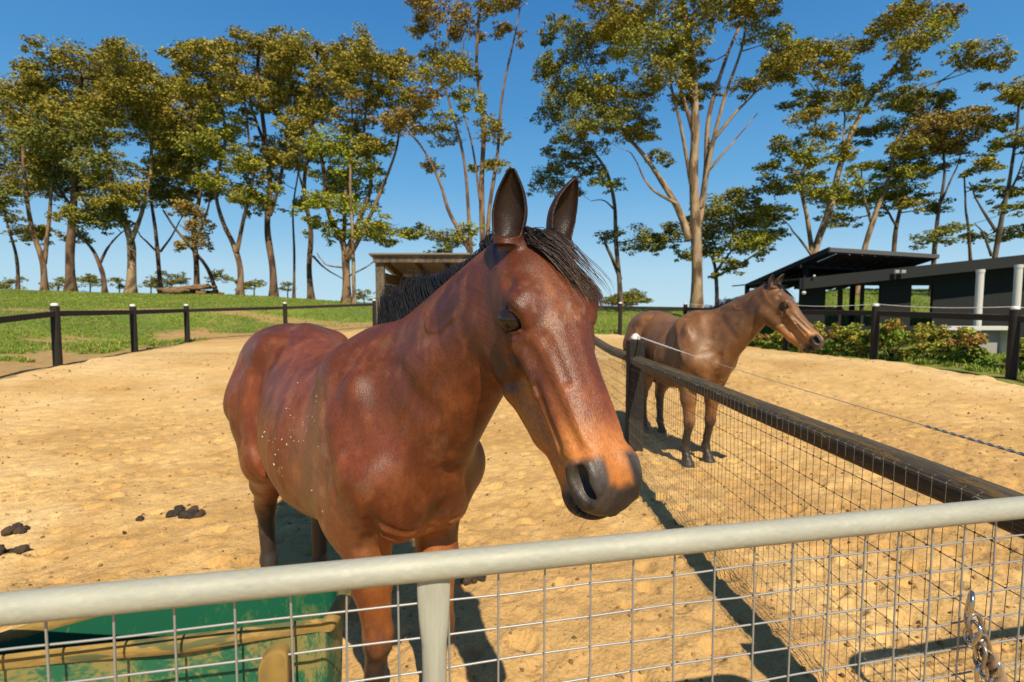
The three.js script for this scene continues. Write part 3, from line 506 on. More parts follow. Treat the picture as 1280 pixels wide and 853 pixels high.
      // dark muzzle
      const nn = Math.hypot((a - .585), (n + .062) * .9, 0), muz = Math.max(sstep(.064, .042, nn + (mid - .5) * .025) * sstep(.018, .036, Math.abs(w) + (mid - .5) * .01), sstep(.588, .612, a + Math.abs(w) * .2 - (n + .06) * .18 + (mid - .5) * .03), sstep(.55, .6, a + (mid - .5) * .03) * sstep(-.1, -.13, n));
      mix(bodyCol.muzzle, muz); mix([.13, .10, .08], muz * sstep(.4, .65, mid) * .5); mix([.018, .014, .012], muz * sstep(-.118, -.135, n + (mid - .5) * .02) * .6);
      // ears: dark inside and along the rims
      if (a < .06 && n > -.12 + 0) { const up = (y - P.earY) / .17; if (up > -.05) { mix(bodyCol.dark, .4); const inn = P.ears.some(q => { const D = V(...q[2]).normalize(); return nx * D.x + ny * D.y + nz * D.z > .05 && V(x, y, z).distanceTo(hp(...q[0]).add(V(...q[1]).multiplyScalar(.5))) < .12; }); if (inn && up > .04) mix(bodyCol.ear, .9); mix(bodyCol.ear, sstep(.75, 1, up) * .8); } }
    }
    const k = (.86 + .28 * fine) * (.9 + .2 * grain) * (.9 + .2 * mid);
    return [c[0] * k, c[1] * k, c[2] * k];
  };
  const lo = V(Infinity, 0, Infinity), hi = V(-Infinity, 0, -Infinity);
  for (const p of [b(-1.15, 0, .4), b(-1.15, 0, -.4), b(1.0, 0, .4), b(1.0, 0, -.4), hp(-.1, 0, .2), hp(-.1, 0, -.2), hp(.7, .05, .15), hp(.7, .05, -.15), hp(.2, -.35, .15), hp(.2, -.35, -.15), ...P.ears.map(q => hp(...q[0]).add(V(...q[1])))]) { lo.min(p); hi.max(p); }
  lo.y = O.y - .01; hi.y = poll.y + .3; lo.x -= .03; lo.z -= .03; hi.x += .03; hi.z += .03;
  // head in fine cells, the rest coarser; the two skins overlap by two centimetres on the neck and are one geometry
  const hcx = hp(.27, -.09, 0), dist = (x, y, z) => Math.hypot(x - hcx.x, y - hcx.y, z - hcx.z), R1 = .49 * HS, hr = V(R1 + .02, R1 + .02, R1 + .02);
  const geo = mergeGeometries([fd.mesh(hcx.clone().sub(hr), hcx.clone().add(hr), P.headCell, colorFn, (x, y, z) => dist(x, y, z) - R1), fd.mesh(lo, hi, P.cell, colorFn, (x, y, z) => R1 - .02 - dist(x, y, z))]);
  return { geo, b, hp, ha, hn, hw, F, R, O, S, HS, neckAt, fd, eyes };
}
const furTex = noiseTex(512, 5, (u, v) => { let k = 0; for (const [fu, fv, w, sd] of [[128, 48, .5, 3], [64, 20, .25, 9], [200, 120, .25, 21]]) { const x = u * fu, y = v * fv, xi = Math.floor(x), yi = Math.floor(y), p = x - xi, q = y - yi, h = (i, j) => hash3((xi + i) % fu, (yi + j) % fv, sd), ps = p * p * (3 - 2 * p), qs = q * q * (3 - 2 * q); k += w * lerp(lerp(h(0, 0), h(1, 0), ps), lerp(h(0, 1), h(1, 1), ps), qs); } return [k, k, k]; });
const furMap = noiseTex(512, 5, (u, v) => { const i = (Math.floor(v * 512) * 512 + Math.floor(u * 512)) * 4, k = .72 + .55 * (furTex.image.data[i] / 255 - .3); return [k, k, k]; });
furTex.repeat.set(9, 9); furMap.repeat.set(9, 9);
const coatMat = new THREE.MeshPhysicalMaterial({ color: 0xffffff, vertexColors: true, map: furMap, roughness: .41, bumpMap: furTex, bumpScale: .0008, specularIntensity: .72 });
const bayCoat = { base: [.225, .054, .0145], dark: [.08, .0215, .0085], light: [.36, .118, .036], tan: [.58, .205, .045], legDark: [.10, .04, .022], leg: [.045, .034, .028], dust: [.42, .30, .18], muzzle: [.040, .030, .024], ear: [.03, .016, .01] };
function hairMat(r, g, b, rough = .42) { return new THREE.MeshPhysicalMaterial({ color: 0xffffff, vertexColors: true, roughness: rough, specularIntensity: 1 }); }
const eyeMat = new THREE.MeshPhysicalMaterial({ color: new THREE.Color(.022, .011, .006), roughness: .06, specularIntensity: .8 });
function addHorse(name, label, P, hair) {
  const H = buildHorse(P), t = thing(name, label, 'horse', [P.origin.x, P.origin.y, P.origin.z]);
  const off = [-P.origin.x, -P.origin.y, -P.origin.z];
  H.geo.translate(...off); mesh('body', H.geo, coatMat, t);
  for (const c of H.eyes) { const g = new THREE.SphereGeometry(.0355 * H.HS, 24, 16); g.translate(c.x + off[0], c.y + off[1], c.z + off[2]); mesh('eye', g, eyeMat, t); }
  hair(H, t, off);
  return t;
}
const hairCol = (dark, tip, rnd) => { const m = new Map(); return (c, s, path) => { let k = m.get(path); if (k === undefined) { k = .6 + .9 * rnd(); m.set(path, k); } return [lerp(dark[0], tip[0], s * s) * k, lerp(dark[1], tip[1], s * s) * k, lerp(dark[2], tip[2], s * s) * k]; }; };
function strand(p, dirs, len, r, n = 6) { // dirs: successive direction vectors blended along the strand
  const out = [], q = p.clone(); for (let i = 0; i <= n; i++) { const s = i / n; out.push([q.x, q.y, q.z, r * (1 - .85 * s * s) * (s > .99 ? .2 : 1)]); const f = s * (dirs.length - 1), k = Math.min(dirs.length - 2, Math.floor(f)), d = dirs[k].clone().lerp(dirs[k + 1], f - k).normalize(); q.addScaledVector(d, len / n); } return out;
}
function layOn(path, fd, gap, hold) { // keeps a strand just above the skin
  for (let i = 1; i < path.length; i++) { const q = path[i], e = .004; for (let k = 0; k < 2; k++) { const d = fd.d(q[0], q[1], q[2]), want = d < gap ? gap - d : d > gap + hold ? (gap + hold - d) * .8 : 0; if (!want) break; const gx = fd.d(q[0] + e, q[1], q[2]) - d, gy = fd.d(q[0], q[1] + e, q[2]) - d, gz = fd.d(q[0], q[1], q[2] + e) - d, l = Math.hypot(gx, gy, gz) || 1; for (let j = i; j < path.length; j++) { const s = 1 ; path[j][0] += gx / l * want * s; path[j][1] += gy / l * want * s; path[j][2] += gz / l * want * s; } } }
  return path;
}
function jitter(v, a, rnd) { return v.clone().add(V((rnd() - .5) * a, (rnd() - .5) * a, (rnd() - .5) * a)); }
function tailAndMane(H, t, off, o) {
  const rnd = rng(o.seed), UP = V(0, 1, 0), L = H.R.clone().negate(), back = H.F.clone().negate();
  const shift = ps => ps.map(p => p.map(q => [q[0] + off[0], q[1] + off[1], q[2] + off[2], q[3]]));
  // mane
  const at = u => { const s = H.neckAt(u); return { p: s.c.clone().addScaledVector(s.N, s.hh * .97), N: s.N, T: s.T }; };
  const paths = [], locks = []; for (let i = 0; i < o.locks; i++) locks.push({ u: lerp(o.u0, o.u1, (i + rnd()) / o.locks), a: jitter(V(), 1, rnd), b: jitter(V(), 1, rnd), len: .6 + .55 * rnd(), lift: .55 + .7 * rnd(), side: rnd() });
  for (let i = 0; i < o.maneCount; i++) {
    const k = locks[Math.floor(rnd() * locks.length)], u = clamp(k.u + (rnd() - .5) * .05, o.u0, o.u1), c = at(u), bush = sstep(.8, .35, u) * sstep(o.u0 - .1, o.u0 + .12, u);
    const p = c.p.clone().addScaledVector(L, (rnd() - .4) * .045).addScaledVector(c.N, -.012), lift = o.lift * k.lift * (.8 + .4 * rnd()) * (.3 + .9 * bush), len = o.maneLen * k.len * (.75 + .4 * rnd()) * (.6 + .5 * bush);
    const d0 = c.N.clone().multiplyScalar(lift).addScaledVector(L, .3 + .2 * k.side).addScaledVector(c.T, -.25).addScaledVector(k.a, .7), d1 = L.clone().addScaledVector(c.N, .45 * lift).addScaledVector(c.T, -.4).addScaledVector(k.b, .9), d2 = L.clone().multiplyScalar(.5).addScaledVector(UP, -.9).addScaledVector(c.T, -.3).addScaledVector(k.a, .4);
    paths.push(strand(p, [jitter(d0, .22, rnd), jitter(d1, .3, rnd), jitter(d2, .3, rnd), jitter(d2, .4, rnd)], len, .0008 + .0010 * rnd(), 8));
  }
  mesh('mane', tubesGeo(shift(paths), 3, hairCol(o.dark, o.tip, rnd)), hairMat(), t);
  // forelock
  const fl = [];
  for (let i = 0; i < o.foreCount; i++) {
    const w = (rnd() - .5) * .075, p = H.hp(-.022 + rnd() * .05, .0, w + o.foreShift * .25);
    p.addScaledVector(H.hn, .004); const A = H.ha, W = H.hw, N = H.hn, side = -o.foreSide;
    const d0 = A.clone().multiplyScalar(.5).addScaledVector(N, .75 + .35 * rnd()).addScaledVector(W, side * .3), d1 = A.clone().addScaledVector(N, .1).addScaledVector(W, side * (.5 + .4 * rnd())), d2 = A.clone().addScaledVector(N, -.12).addScaledVector(W, side * (.35 + .5 * rnd())), d3 = A.clone().addScaledVector(N, -.05).addScaledVector(W, side * .3);
    fl.push(layOn(strand(p, [jitter(d0, .3, rnd), jitter(d1, .25, rnd), jitter(d2, .2, rnd), jitter(d3, .3, rnd)], o.foreLen * (.5 + .55 * rnd()), .0007 + .0008 * rnd(), 9), H.fd, .003 + .012 * rnd(), .004 + (rnd() < .06 ? .03 : 0)));
  }
  mesh('forelock', tubesGeo(shift(fl), 3, hairCol(o.foreDark || o.dark, o.foreTip || o.tip, rnd)), hairMat(), t);
  // whiskers on lips and chin
  const wk = []; for (let i = 0; i < 46; i++) { const sd = i % 2 ? 1 : -1, p = H.hp(.56 + .08 * rnd(), -.09 - .075 * rnd(), (.03 + .03 * rnd()) * sd), g = V().addScaledVector(H.hw, sd * (.5 + .5 * rnd())).addScaledVector(H.hn, -.7 * rnd()).addScaledVector(H.ha, .6 * rnd()); wk.push(strand(p, [jitter(g, .3, rnd), jitter(g.clone().addScaledVector(UP, -.5), .3, rnd)], .035 + .03 * rnd(), .00035, 4)); }
  tag(mesh('whiskers', tubesGeo(shift(wk), 3, hairCol([.08, .06, .05], [.12, .09, .07], rnd)), hairMat(), t), null, null, null, 'stuff');
  if (o.chips) { const cg = []; for (const [f, u, r] of o.chips) { const p = H.b(f, u, r); for (let k = 0; k < 12; k++) { const e = .004, d = H.fd.d(p.x, p.y, p.z), g = V(H.fd.d(p.x + e, p.y, p.z) - d, H.fd.d(p.x, p.y + e, p.z) - d, H.fd.d(p.x, p.y, p.z + e) - d).normalize(); p.addScaledVector(g, -d * .8); } const s = .0011 + .0018 * rnd() * rnd(); cg.push(new THREE.IcosahedronGeometry(1, 0).scale(s, s * (1 + 2 * rnd()), s * .6).rotateZ(rnd() * 3).translate(p.x + off[0], p.y + off[1], p.z + off[2])); } tag(mesh('straw_chips', mergeGeometries(cg), std(.8, .66, .42, .8), t), 'pale straw and mud chips stuck to the coat', null, null, 'stuff'); }
  // tail
  const tl = []; for (let i = 0; i < o.tailCount; i++) { const p = H.b(-.97, 1.27, 0).add(V((rnd() - .5) * .05, (rnd() - .5) * .05, (rnd() - .5) * .05)); tl.push(strand(p, [jitter(back, .4, rnd), jitter(UP.clone().multiplyScalar(-1).addScaledVector(back, .35), .25, rnd), jitter(UP.clone().multiplyScalar(-1), .2, rnd), jitter(UP.clone().multiplyScalar(-1).addScaledVector(back, -.1), .2, rnd)], .85 * (.6 + .45 * rnd()), .003 + .003 * rnd(), 7)); }
  mesh('tail', tubesGeo(shift(tl), 4, hairCol(o.dark, o.tip, rnd)), hairMat(), t);
}
addHorse('horse', 'large bay horse stretching its dark muzzle over the galvanised gate rail', {
  origin: V(-.775, 0, -2.25), heading: .69, size: 1, hooves: { rf: [.6, .1], lf: [.69, -.09], rh: [-.75, .11], lh: [-.53, -.1] },
  poll: V(.059, 1.775, -1.287), psi: .51, theta: .955, roll: .05, headSize: 1.03, earY: 1.77, cell: .0072, headCell: .0037, archU: .015,
  ears: [[[.0, -.03, .066], [.012, .195, .01], [-.12, 0, 1], .045], [[.0, -.03, -.078], [.05, .185, 0], [.55, 0, .84], .042]], coat: bayCoat,
}, (H, t, off) => tailAndMane(H, t, off, { seed: 11, u0: .16, u1: .97, maneCount: 5400, locks: 95, maneLen: .40, lift: 2.6, dark: [.012, .011, .011], tip: [.03, .024, .02], foreCount: 800, foreShift: -.02, foreSide: 1, foreLen: .25, foreDark: [.03, .018, .012], foreTip: [.10, .05, .028], tailCount: 220, chips: (() => { const q = rng(77), out = []; for (const [f, u, r, n] of [[.2, 1.07, .31, 2], [.21, .99, .31, 2], [.23, .97, .3, 1], [.48, .98, .27, 1], [.35, 1.18, .24, 4], [.31, 1.17, .25, 3], [.42, 1.21, .25, 3], [.15, 1.11, .31, 3], [.03, 1.1, .31, 2], [.53, 1.14, .26, 1], [.34, 1.13, .26, 4], [.24, 1.1, .29, 2], [.17, 1.31, .22, 1], [.45, 1.28, .24, 2], [.21, 1.22, .27, 2], [.56, .93, .26, 1]]) for (let k = 0; k < n; k++) out.push([f + (q() - .5) * .07 * (n - 1), u + (q() - .5) * .05 * (n - 1), r]); return out; })() }));
addHorse('horse', 'smaller brown horse standing behind the mesh fence, head turned to the shrubs', {
  origin: V(1.80, .0, -5.66), heading: .14, size: 1.03, hooves: { rf: [.6, .13], lf: [.52, -.13], rh: [-.58, .06], lh: [-.62, -.16] },
  poll: V(2.33, 1.79, -4.5), psi: .78, theta: .84, roll: -.02, headSize: .97, earY: 1.79, cell: .011, headCell: .0058, archU: .02, neckBend: -.03,
  ears: [[[.0, -.03, .06], [.01, .13, -.02], [.3, 0, 1], .036], [[.0, -.03, -.06], [.06, .14, 0], [.6, 0, .8], .036]],
  coat: { ...bayCoat, base: [.27, .12, .045], dark: [.13, .06, .024], light: [.38, .19, .075], tan: [.50, .22, .07] },
}, (H, t, off) => tailAndMane(H, t, off, { seed: 12, u0: .1, u1: .97, maneCount: 900, locks: 50, maneLen: .28, lift: 1.7, dark: [.014, .012, .011], tip: [.03, .024, .02], foreCount: 160, foreShift: 0, foreSide: 1, foreLen: .2, tailCount: 160 }));

// ---------- fences ----------
const galv = new THREE.MeshStandardMaterial({ color: new THREE.Color(.55, .55, .50), metalness: .15, roughness: .62, bumpMap: noiseTex(256, 4, (u, v) => { const k = tileNoise(u, v, 24, 4, 4); return [k, k, k]; }), bumpScale: .0004,
  map: noiseTex(256, 41, (u, v) => { const a = tileNoise(u, v, 6, 41, 4), b = tileNoise(u, v, 40, 42, 3), sp = tileNoise(u, v, 30, 43, 2) > .7 ? .2 : 0, k = .80 + .10 * a + .05 * (b - .5) + sp * .12; return [k, k * .995, k * .95 - .03 * sstep(.55, .75, b)]; }, true) });
galv.map.repeat.set(6, 2.2); galv.bumpMap.repeat.set(7, 5);
const wireMat = new THREE.MeshStandardMaterial({ color: new THREE.Color(.36, .36, .35), metalness: .5, roughness: .5 });
const darkWire = new THREE.MeshStandardMaterial({ color: new THREE.Color(.17, .155, .13), metalness: .3, roughness: .6 });
const woodTex = noiseTex(512, 6, (u, v) => { const a = tileNoise(u, v * .999, 4, 61, 2), g = tileNoise((u * 6) % 1, (v * .5) % 1, 16, 62, 4), w = tileNoise(u, v, 32, 63, 3), k = .35 + .5 * g + .3 * (w - .5) + .2 * (a - .5); return [k, k * .95, k * .87]; }, true);
const mossTex = noiseTex(512, 66, (u, v) => { const g = tileNoise((u * 2) % 1, (v * 1) % 1, 24, 62, 4), m = tileNoise(u, v, 6, 67, 5), f = tileNoise(u, v, 64, 68, 2), t = sstep(.56, .66, m + (f - .5) * .3), k = .35 + .55 * g; return [lerp(k * .62, .62, t * .75), lerp(k * .58, .50, t * .75), lerp(k * .52, .24, t * .75)]; }, true);
mossTex.repeat.set(3, 1.1);
const blackWood = new THREE.MeshStandardMaterial({ color: new THREE.Color(.04, .035, .03), map: woodTex, roughness: .85, bumpMap: woodTex, bumpScale: .004 });
const oldRail = new THREE.MeshStandardMaterial({ color: new THREE.Color(.5, .45, .36), map: mossTex, roughness: .9, bumpMap: mossTex, bumpScale: .006 });
const capMat = std(.72, .7, .66, .5), tapeMat = std(.78, .75, .72, .7);
// outer fence: posts with pale caps, one top rail from post to post, a tape above
function roundPost(parent, x, z, y0, h, r, cap) {
  mesh('post', new THREE.LatheGeometry([[r * 1.02, -.3], [r, 0], [r * .98, h - .02], [r * .9, h], [0.0005, h + .004]].map(p => new THREE.Vector2(...p)), 14).translate(x, y0, z), blackWood, parent);
  if (cap) mesh('insulator', new THREE.LatheGeometry([[r * .8, 0], [r * .85, .03], [r * .6, .055], [.0005, .06]].map(p => new THREE.Vector2(...p)), 12).translate(x, y0 + h + .004, z), capMat, parent);
}
function railFence(label, pts, tape, group) {
  const t = thing('rail_fence', label, 'fence', [pts[0][0], 0, -pts[0][1]], group), ox = pts[0][0], oz = -pts[0][1], Y = pts.map(p => G(p[0], p[1]) - .02);
  pts.forEach((p, i) => { roundPost(t, p[0] - ox, -p[1] - oz, Y[i], 1.3, .085, true); });
  for (let i = 0; i < pts.length - 1; i++) {
    const a = pts[i], b = pts[i + 1]; mesh('rail', barBetween([a[0] - ox, Y[i] + 1.13, -a[1] - oz], [b[0] - ox, Y[i + 1] + 1.13, -b[1] - oz], .09, .11, .012), railMat, t); mesh('lit_worn_top', barBetween([a[0] - ox, Y[i] + 1.192, -a[1] - oz], [b[0] - ox, Y[i + 1] + 1.192, -b[1] - oz], .078, .012, .003), litWornTop, t);
    if (tape) { const m = []; for (let k = 0; k <= 8; k++) { const s = k / 8; m.push([lerp(a[0], b[0], s) - ox, lerp(Y[i], Y[i + 1], s) + 1.35 - .05 * Math.sin(Math.PI * s), -lerp(a[1], b[1], s) - oz, .007]); } mesh('tape', tubesGeo([m], 5), tapeMat, t); }
  }
}
const litWornTop = new THREE.MeshStandardMaterial({ color: new THREE.Color(.62, .46, .28), map: woodTex, roughness: .85 });  // pale strip: worn paint, with the sunlit top edge put into its colour
const railMat = new THREE.MeshStandardMaterial({ color: new THREE.Color(.035, .032, .03), map: woodTex, roughness: .75, bumpMap: woodTex, bumpScale: .003 });
railFence('black post and rail fence along the grassy bank beyond the sand', [[-8.3, 2.5], [-9.1, 7.2], [-9.9, 11.1], [-10.8, 14.6], [-11.5, 18.1], [-9.3, 21], [-6.26, 23.3], [-1.6, 23.6]].map(p => p), false);
railFence('black post and rail fence at the back of the bay horses lawn side', [[-1.6, 23.6], [1.9, 22.6], [4.5, 21.3], [6.9, 20.4]], false);
railFence('black post and rail fence with white tape in front of the leafy shrubs', [[6.9, 20.4], [7.4, 17.8], [8.05, 15], [8.66, 12.2], [9.28, 9.45], [9.95, 6.6], [10.7, 3.6]], true);

// dividing fence between the two pens
{
  const t = thing('mesh_fence', 'dividing fence of thick mossy timber rail and black wire mesh between the horses', 'fence', [1.38, 0, -1.2]), X = z => lerp(1.425, 1.36, (-z - 1.4) / 4.2) - 1.38, Z = z => z + 1.2;
  const postZ = [-1.18, -5.62, -9.9, -14.2]; // squared posts
  for (const z of postZ) { const g = boxGeo(.17, 1.52, .17, .012); g.translate(X(z), .46 + sandY(1.38, -z) * .999, Z(z)); mesh('post', g, blackWood, t); }
  { const p = V(X(-5.62), 1.235 + sandY(1.38, 5.62), Z(-5.62)); mesh('insulator', new THREE.LatheGeometry([[.05, 0], [.055, .02], [.035, .045], [.02, .06], [.0005, .065]].map(q => new THREE.Vector2(...q)), 14).translate(p.x, p.y, p.z), capMat, t); }
  // rails: half-round timber, bowed a little
  for (let i = 0; i < postZ.length - 1; i++) {
    const z0 = postZ[i], z1 = postZ[i + 1], n = 22, sec = 12, pos = [], uv = [], idx = [];
    for (let k = 0; k <= n; k++) { const z = lerp(z0, z1, k / n), y = 1.025 + sandY(1.38, Math.min(6, -z)) * .0 + (G(1.38, -z)) + (fbm3(z * .7, 3, i, 2) - .5) * .02; for (let j = 0; j <= sec; j++) { const a = j / sec * 6.2832, c = Math.cos(a), s = Math.sin(a), rr = 1 / Math.pow(Math.pow(Math.abs(c), 3.2) + Math.pow(Math.abs(s), 3.2), 1 / 3.2), wob = 1 + (fbm3(z * 3, j * .9, 5, 2) - .5) * .12; pos.push(X(z) + c * rr * .062 * wob - .0, y + s * rr * .052 * wob, Z(z)); uv.push(j / sec, z * .9); } }
    for (let k = 0; k < n; k++) for (let j = 0; j < sec; j++) { const a = k * (sec + 1) + j, b = a + 1, c = a + sec + 1, e = c + 1; idx.push(a, c, b, b, c, e); }
    for (const [k, f] of [[0, 1], [n, 0]]) { const o = k * (sec + 1); for (let j = 1; j < sec - 1; j++) f ? idx.push(o, o + j, o + j + 1) : idx.push(o, o + j + 1, o + j); }
    const g = new THREE.BufferGeometry(); g.setAttribute('position', new THREE.Float32BufferAttribute(pos, 3)); g.setAttribute('uv', new THREE.Float32BufferAttribute(uv, 2)); g.setIndex(idx); g.computeVertexNormals(); mesh('rail', g, oldRail, t);
  }
  // wire mesh stapled to the near side, knots at the crossings
  const off = -.072, top = 1.062, knot = new THREE.IcosahedronGeometry(.0042, 0), rnd = rng(3), levels = [1.055, .945, .835, .72, .605, .49, .375, .26, .15, .05];
  const wob = (z, y) => [(fbm3(z * 2, y * 4, 3, 2) - .5) * .02, (fbm3(z * 2.3, y * 3, 9, 2) - .5) * .016];
  for (let z = -1.3, k = 0; z > -9.6; z -= .052, k++) { const g0 = G(1.38, -z), pts = []; for (let y = .03; y <= top + .001; y += (top - .03) / 6) { const w = wob(z, y); pts.push([X(z) + off + w[0] * sstep(top, .8, y), y + g0, Z(z) + w[1], .0013]); } if (k % 1 === 0) { const b = pts[pts.length - 1]; pts.push([b[0] + .012, b[1] + .004, b[2], .0013]); } mesh('upright_wire', tubesGeo([pts], 4), darkWire, t); }
  for (const y of levels) { const pts = []; for (let z = -1.3; z > -9.65; z -= .15) { const w = wob(z, y); pts.push([X(z) + off - .002 + w[0] * sstep(top, .8, y), y + G(1.38, -z) + w[1] * .5, Z(z), .0016]); } mesh('line_wire', tubesGeo([pts], 4), darkWire, t); }
  const kn = []; for (let z = -1.3; z > -6.6; z -= .052) for (const y of levels) { const w = wob(z, y); kn.push(knot.clone().translate(X(z) + off - .002 + w[0] * sstep(top, .8, y), y + G(1.38, -z) + w[1] * .5, Z(z) + w[1])); } tag(mesh('wire_knots', mergeGeometries(kn), darkWire, t), 'twisted knots where the mesh wires cross', null, null, 'stuff');
  const st = []; for (let z = -1.45; z > -5.5; z -= .31 + rnd() * .12) st.push(tubesGeo([[[X(z) + off - .004, 1.045, Z(z) - .015, .002], [X(z) + off - .012, 1.055, Z(z), .002], [X(z) + off - .004, 1.05, Z(z) + .015, .002]]], 5)); tag(mesh('staples', mergeGeometries(st), wireMat, t), 'bright staples holding the mesh to the rail', null, null, 'stuff');
}
{ // electric rope above the dividing fence
  const a = V(1.37, 1.29, -5.62), b = V(1.52, 1.165, -1.42), t = thing('electric_rope', 'white electric rope strung over the mossy rail and tied to a strainer', 'rope', [1.37, 1.29, -5.62]);
  const P = (s, r, o = 0) => [lerp(a.x, b.x, s) - a.x + Math.cos(o) * .003, lerp(a.y, b.y, s) - a.y - .02 * Math.sin(Math.PI * s) + Math.sin(o) * .003, lerp(a.z, b.z, s) - a.z, r];
  const r1 = [], r2 = []; for (let k = 0; k <= 40; k++) { const s = k / 40 * .42; r1.push(P(s, .0062 - .004 * sstep(.2, .42, s))); } for (let k = 0; k <= 30; k++) r2.push(P(.42 + k / 30 * .48, .0022)); mesh('rope', tubesGeo([r1], 6), tapeMat, t); mesh('strand', tubesGeo([r2], 5), std(.5, .42, .36, .7), t);
  const tw = [[], []]; for (let k = 0; k <= 60; k++) { const s = .9 + k / 60 * .12; tw[0].push(P(s, .0026, k * .8)); tw[1].push(P(s, .0026, k * .8 + Math.PI)); } mesh('twisted_tail', tubesGeo(tw, 5), wireMat, t);
  const e = P(1.0, 0); mesh('strainer', new THREE.CapsuleGeometry(.011, .03, 4, 10).rotateX(Math.PI / 2).translate(e[0], e[1], e[2]), wireMat, t);
}
// gates
const GZ = x => -.835 - .204 * x; // both gates stand on this line
function gatePipe(paths, r, sides = 16) { return tubesGeo(paths.map(p => p.map(q => [q[0], q[1], q[2], r])), sides); }
function rounded(corners, rad, n = 6) { const out = [corners[0]]; for (let i = 1; i < corners.length - 1; i++) { const p = V(...corners[i]), a = V(...corners[i - 1]).sub(p).normalize(), b = V(...corners[i + 1]).sub(p).normalize(); for (let k = 0; k <= n; k++) { const t = k / n, u = p.clone().addScaledVector(a, rad * (1 - t) ** 2).addScaledVector(b, rad * t * t); out.push([u.x, u.y, u.z]); } } out.push(corners[corners.length - 1]); return out; }
function subdivide(p, step) { const out = []; for (let i = 0; i < p.length - 1; i++) { const a = p[i], b = p[i + 1], n = Math.max(1, Math.ceil(Math.hypot(a[0] - b[0], a[1] - b[1], a[2] - b[2]) / step)); for (let k = 0; k < n; k++) out.push([0, 1, 2].map(c => lerp(a[c], b[c], k / n))); } out.push(p[p.length - 1]); return out; }
function gate(label, x0, x1, mids, wires) {
  const t = thing('pipe_gate', label, 'gate', [x0, 0, GZ(x0)]), Q = (x, y) => [x - x0, y, GZ(x) - GZ(x0)], r = .0225, top = 1.18, bot = .14;
  mesh('frame', gatePipe([subdivide(rounded([Q((x0 + x1) / 2, bot), Q(x0, bot), Q(x0, top), Q(x1, top), Q(x1, bot), Q((x0 + x1) / 2, bot)], .13, 8), .15)], r, 20), galv, t);
  for (const x of mids) { const p = [], c = Q(x, 0); const g = new THREE.CylinderGeometry(.02, .02, top - bot, 20, 24); const q = g.attributes.position, an = Math.atan(.204); for (let i = 0; i < q.count; i++) { const y = q.getY(i) + (top - bot) / 2, e = sstep(.13, .03, Math.min(y, top - bot - y) - .02), X = q.getX(i) * (1 + .35 * e), Zz = q.getZ(i) * (1 - .72 * e); q.setXYZ(i, c[0] + X * Math.cos(an) + Zz * Math.sin(an), bot + y, c[2] - X * Math.sin(an) + Zz * Math.cos(an)); } g.computeVertexNormals(); mesh('upright', g, galv, t); }
  const rnd = rng(17), back = -.006;
  for (let x = wires; x < x1 - .03; x += .0802) { if (x < x0 + .03) continue; const pts = [], ph = rnd() * 9; for (let k = 0; k <= 10; k++) { const y = lerp(bot, top, k / 10), c = Q(x + (noise3(x * 20, y * 5, 2) - .5) * .006, y); pts.push([c[0], y, c[2] + back + (noise3(ph, y * 6, 4) - .5) * .004, .0019]); } mesh('upright_wire', tubesGeo([pts], 7), wireMat, t); }
  for (let y = top - .066; y > bot + .03; y -= .058) { const pts = []; for (let k = 0; k <= 40; k++) { const x = lerp(x0, x1, k / 40), c = Q(x, y + (noise3(x * 7, y * 30, 6) - .5) * .006); pts.push([c[0], c[1], c[2] + back - .0036, .0019]); } mesh('cross_wire', tubesGeo([pts], 7), wireMat, t); }
}
gate('galvanised pipe gate with welded wire mesh under the bay horses muzzle', -1.55, 1.27, [-.128], -.666 - .0802 * 10);
gate('galvanised pipe gate beyond the dividing fence of the second pen', 1.75, 4.1, [2.9], 1.83);

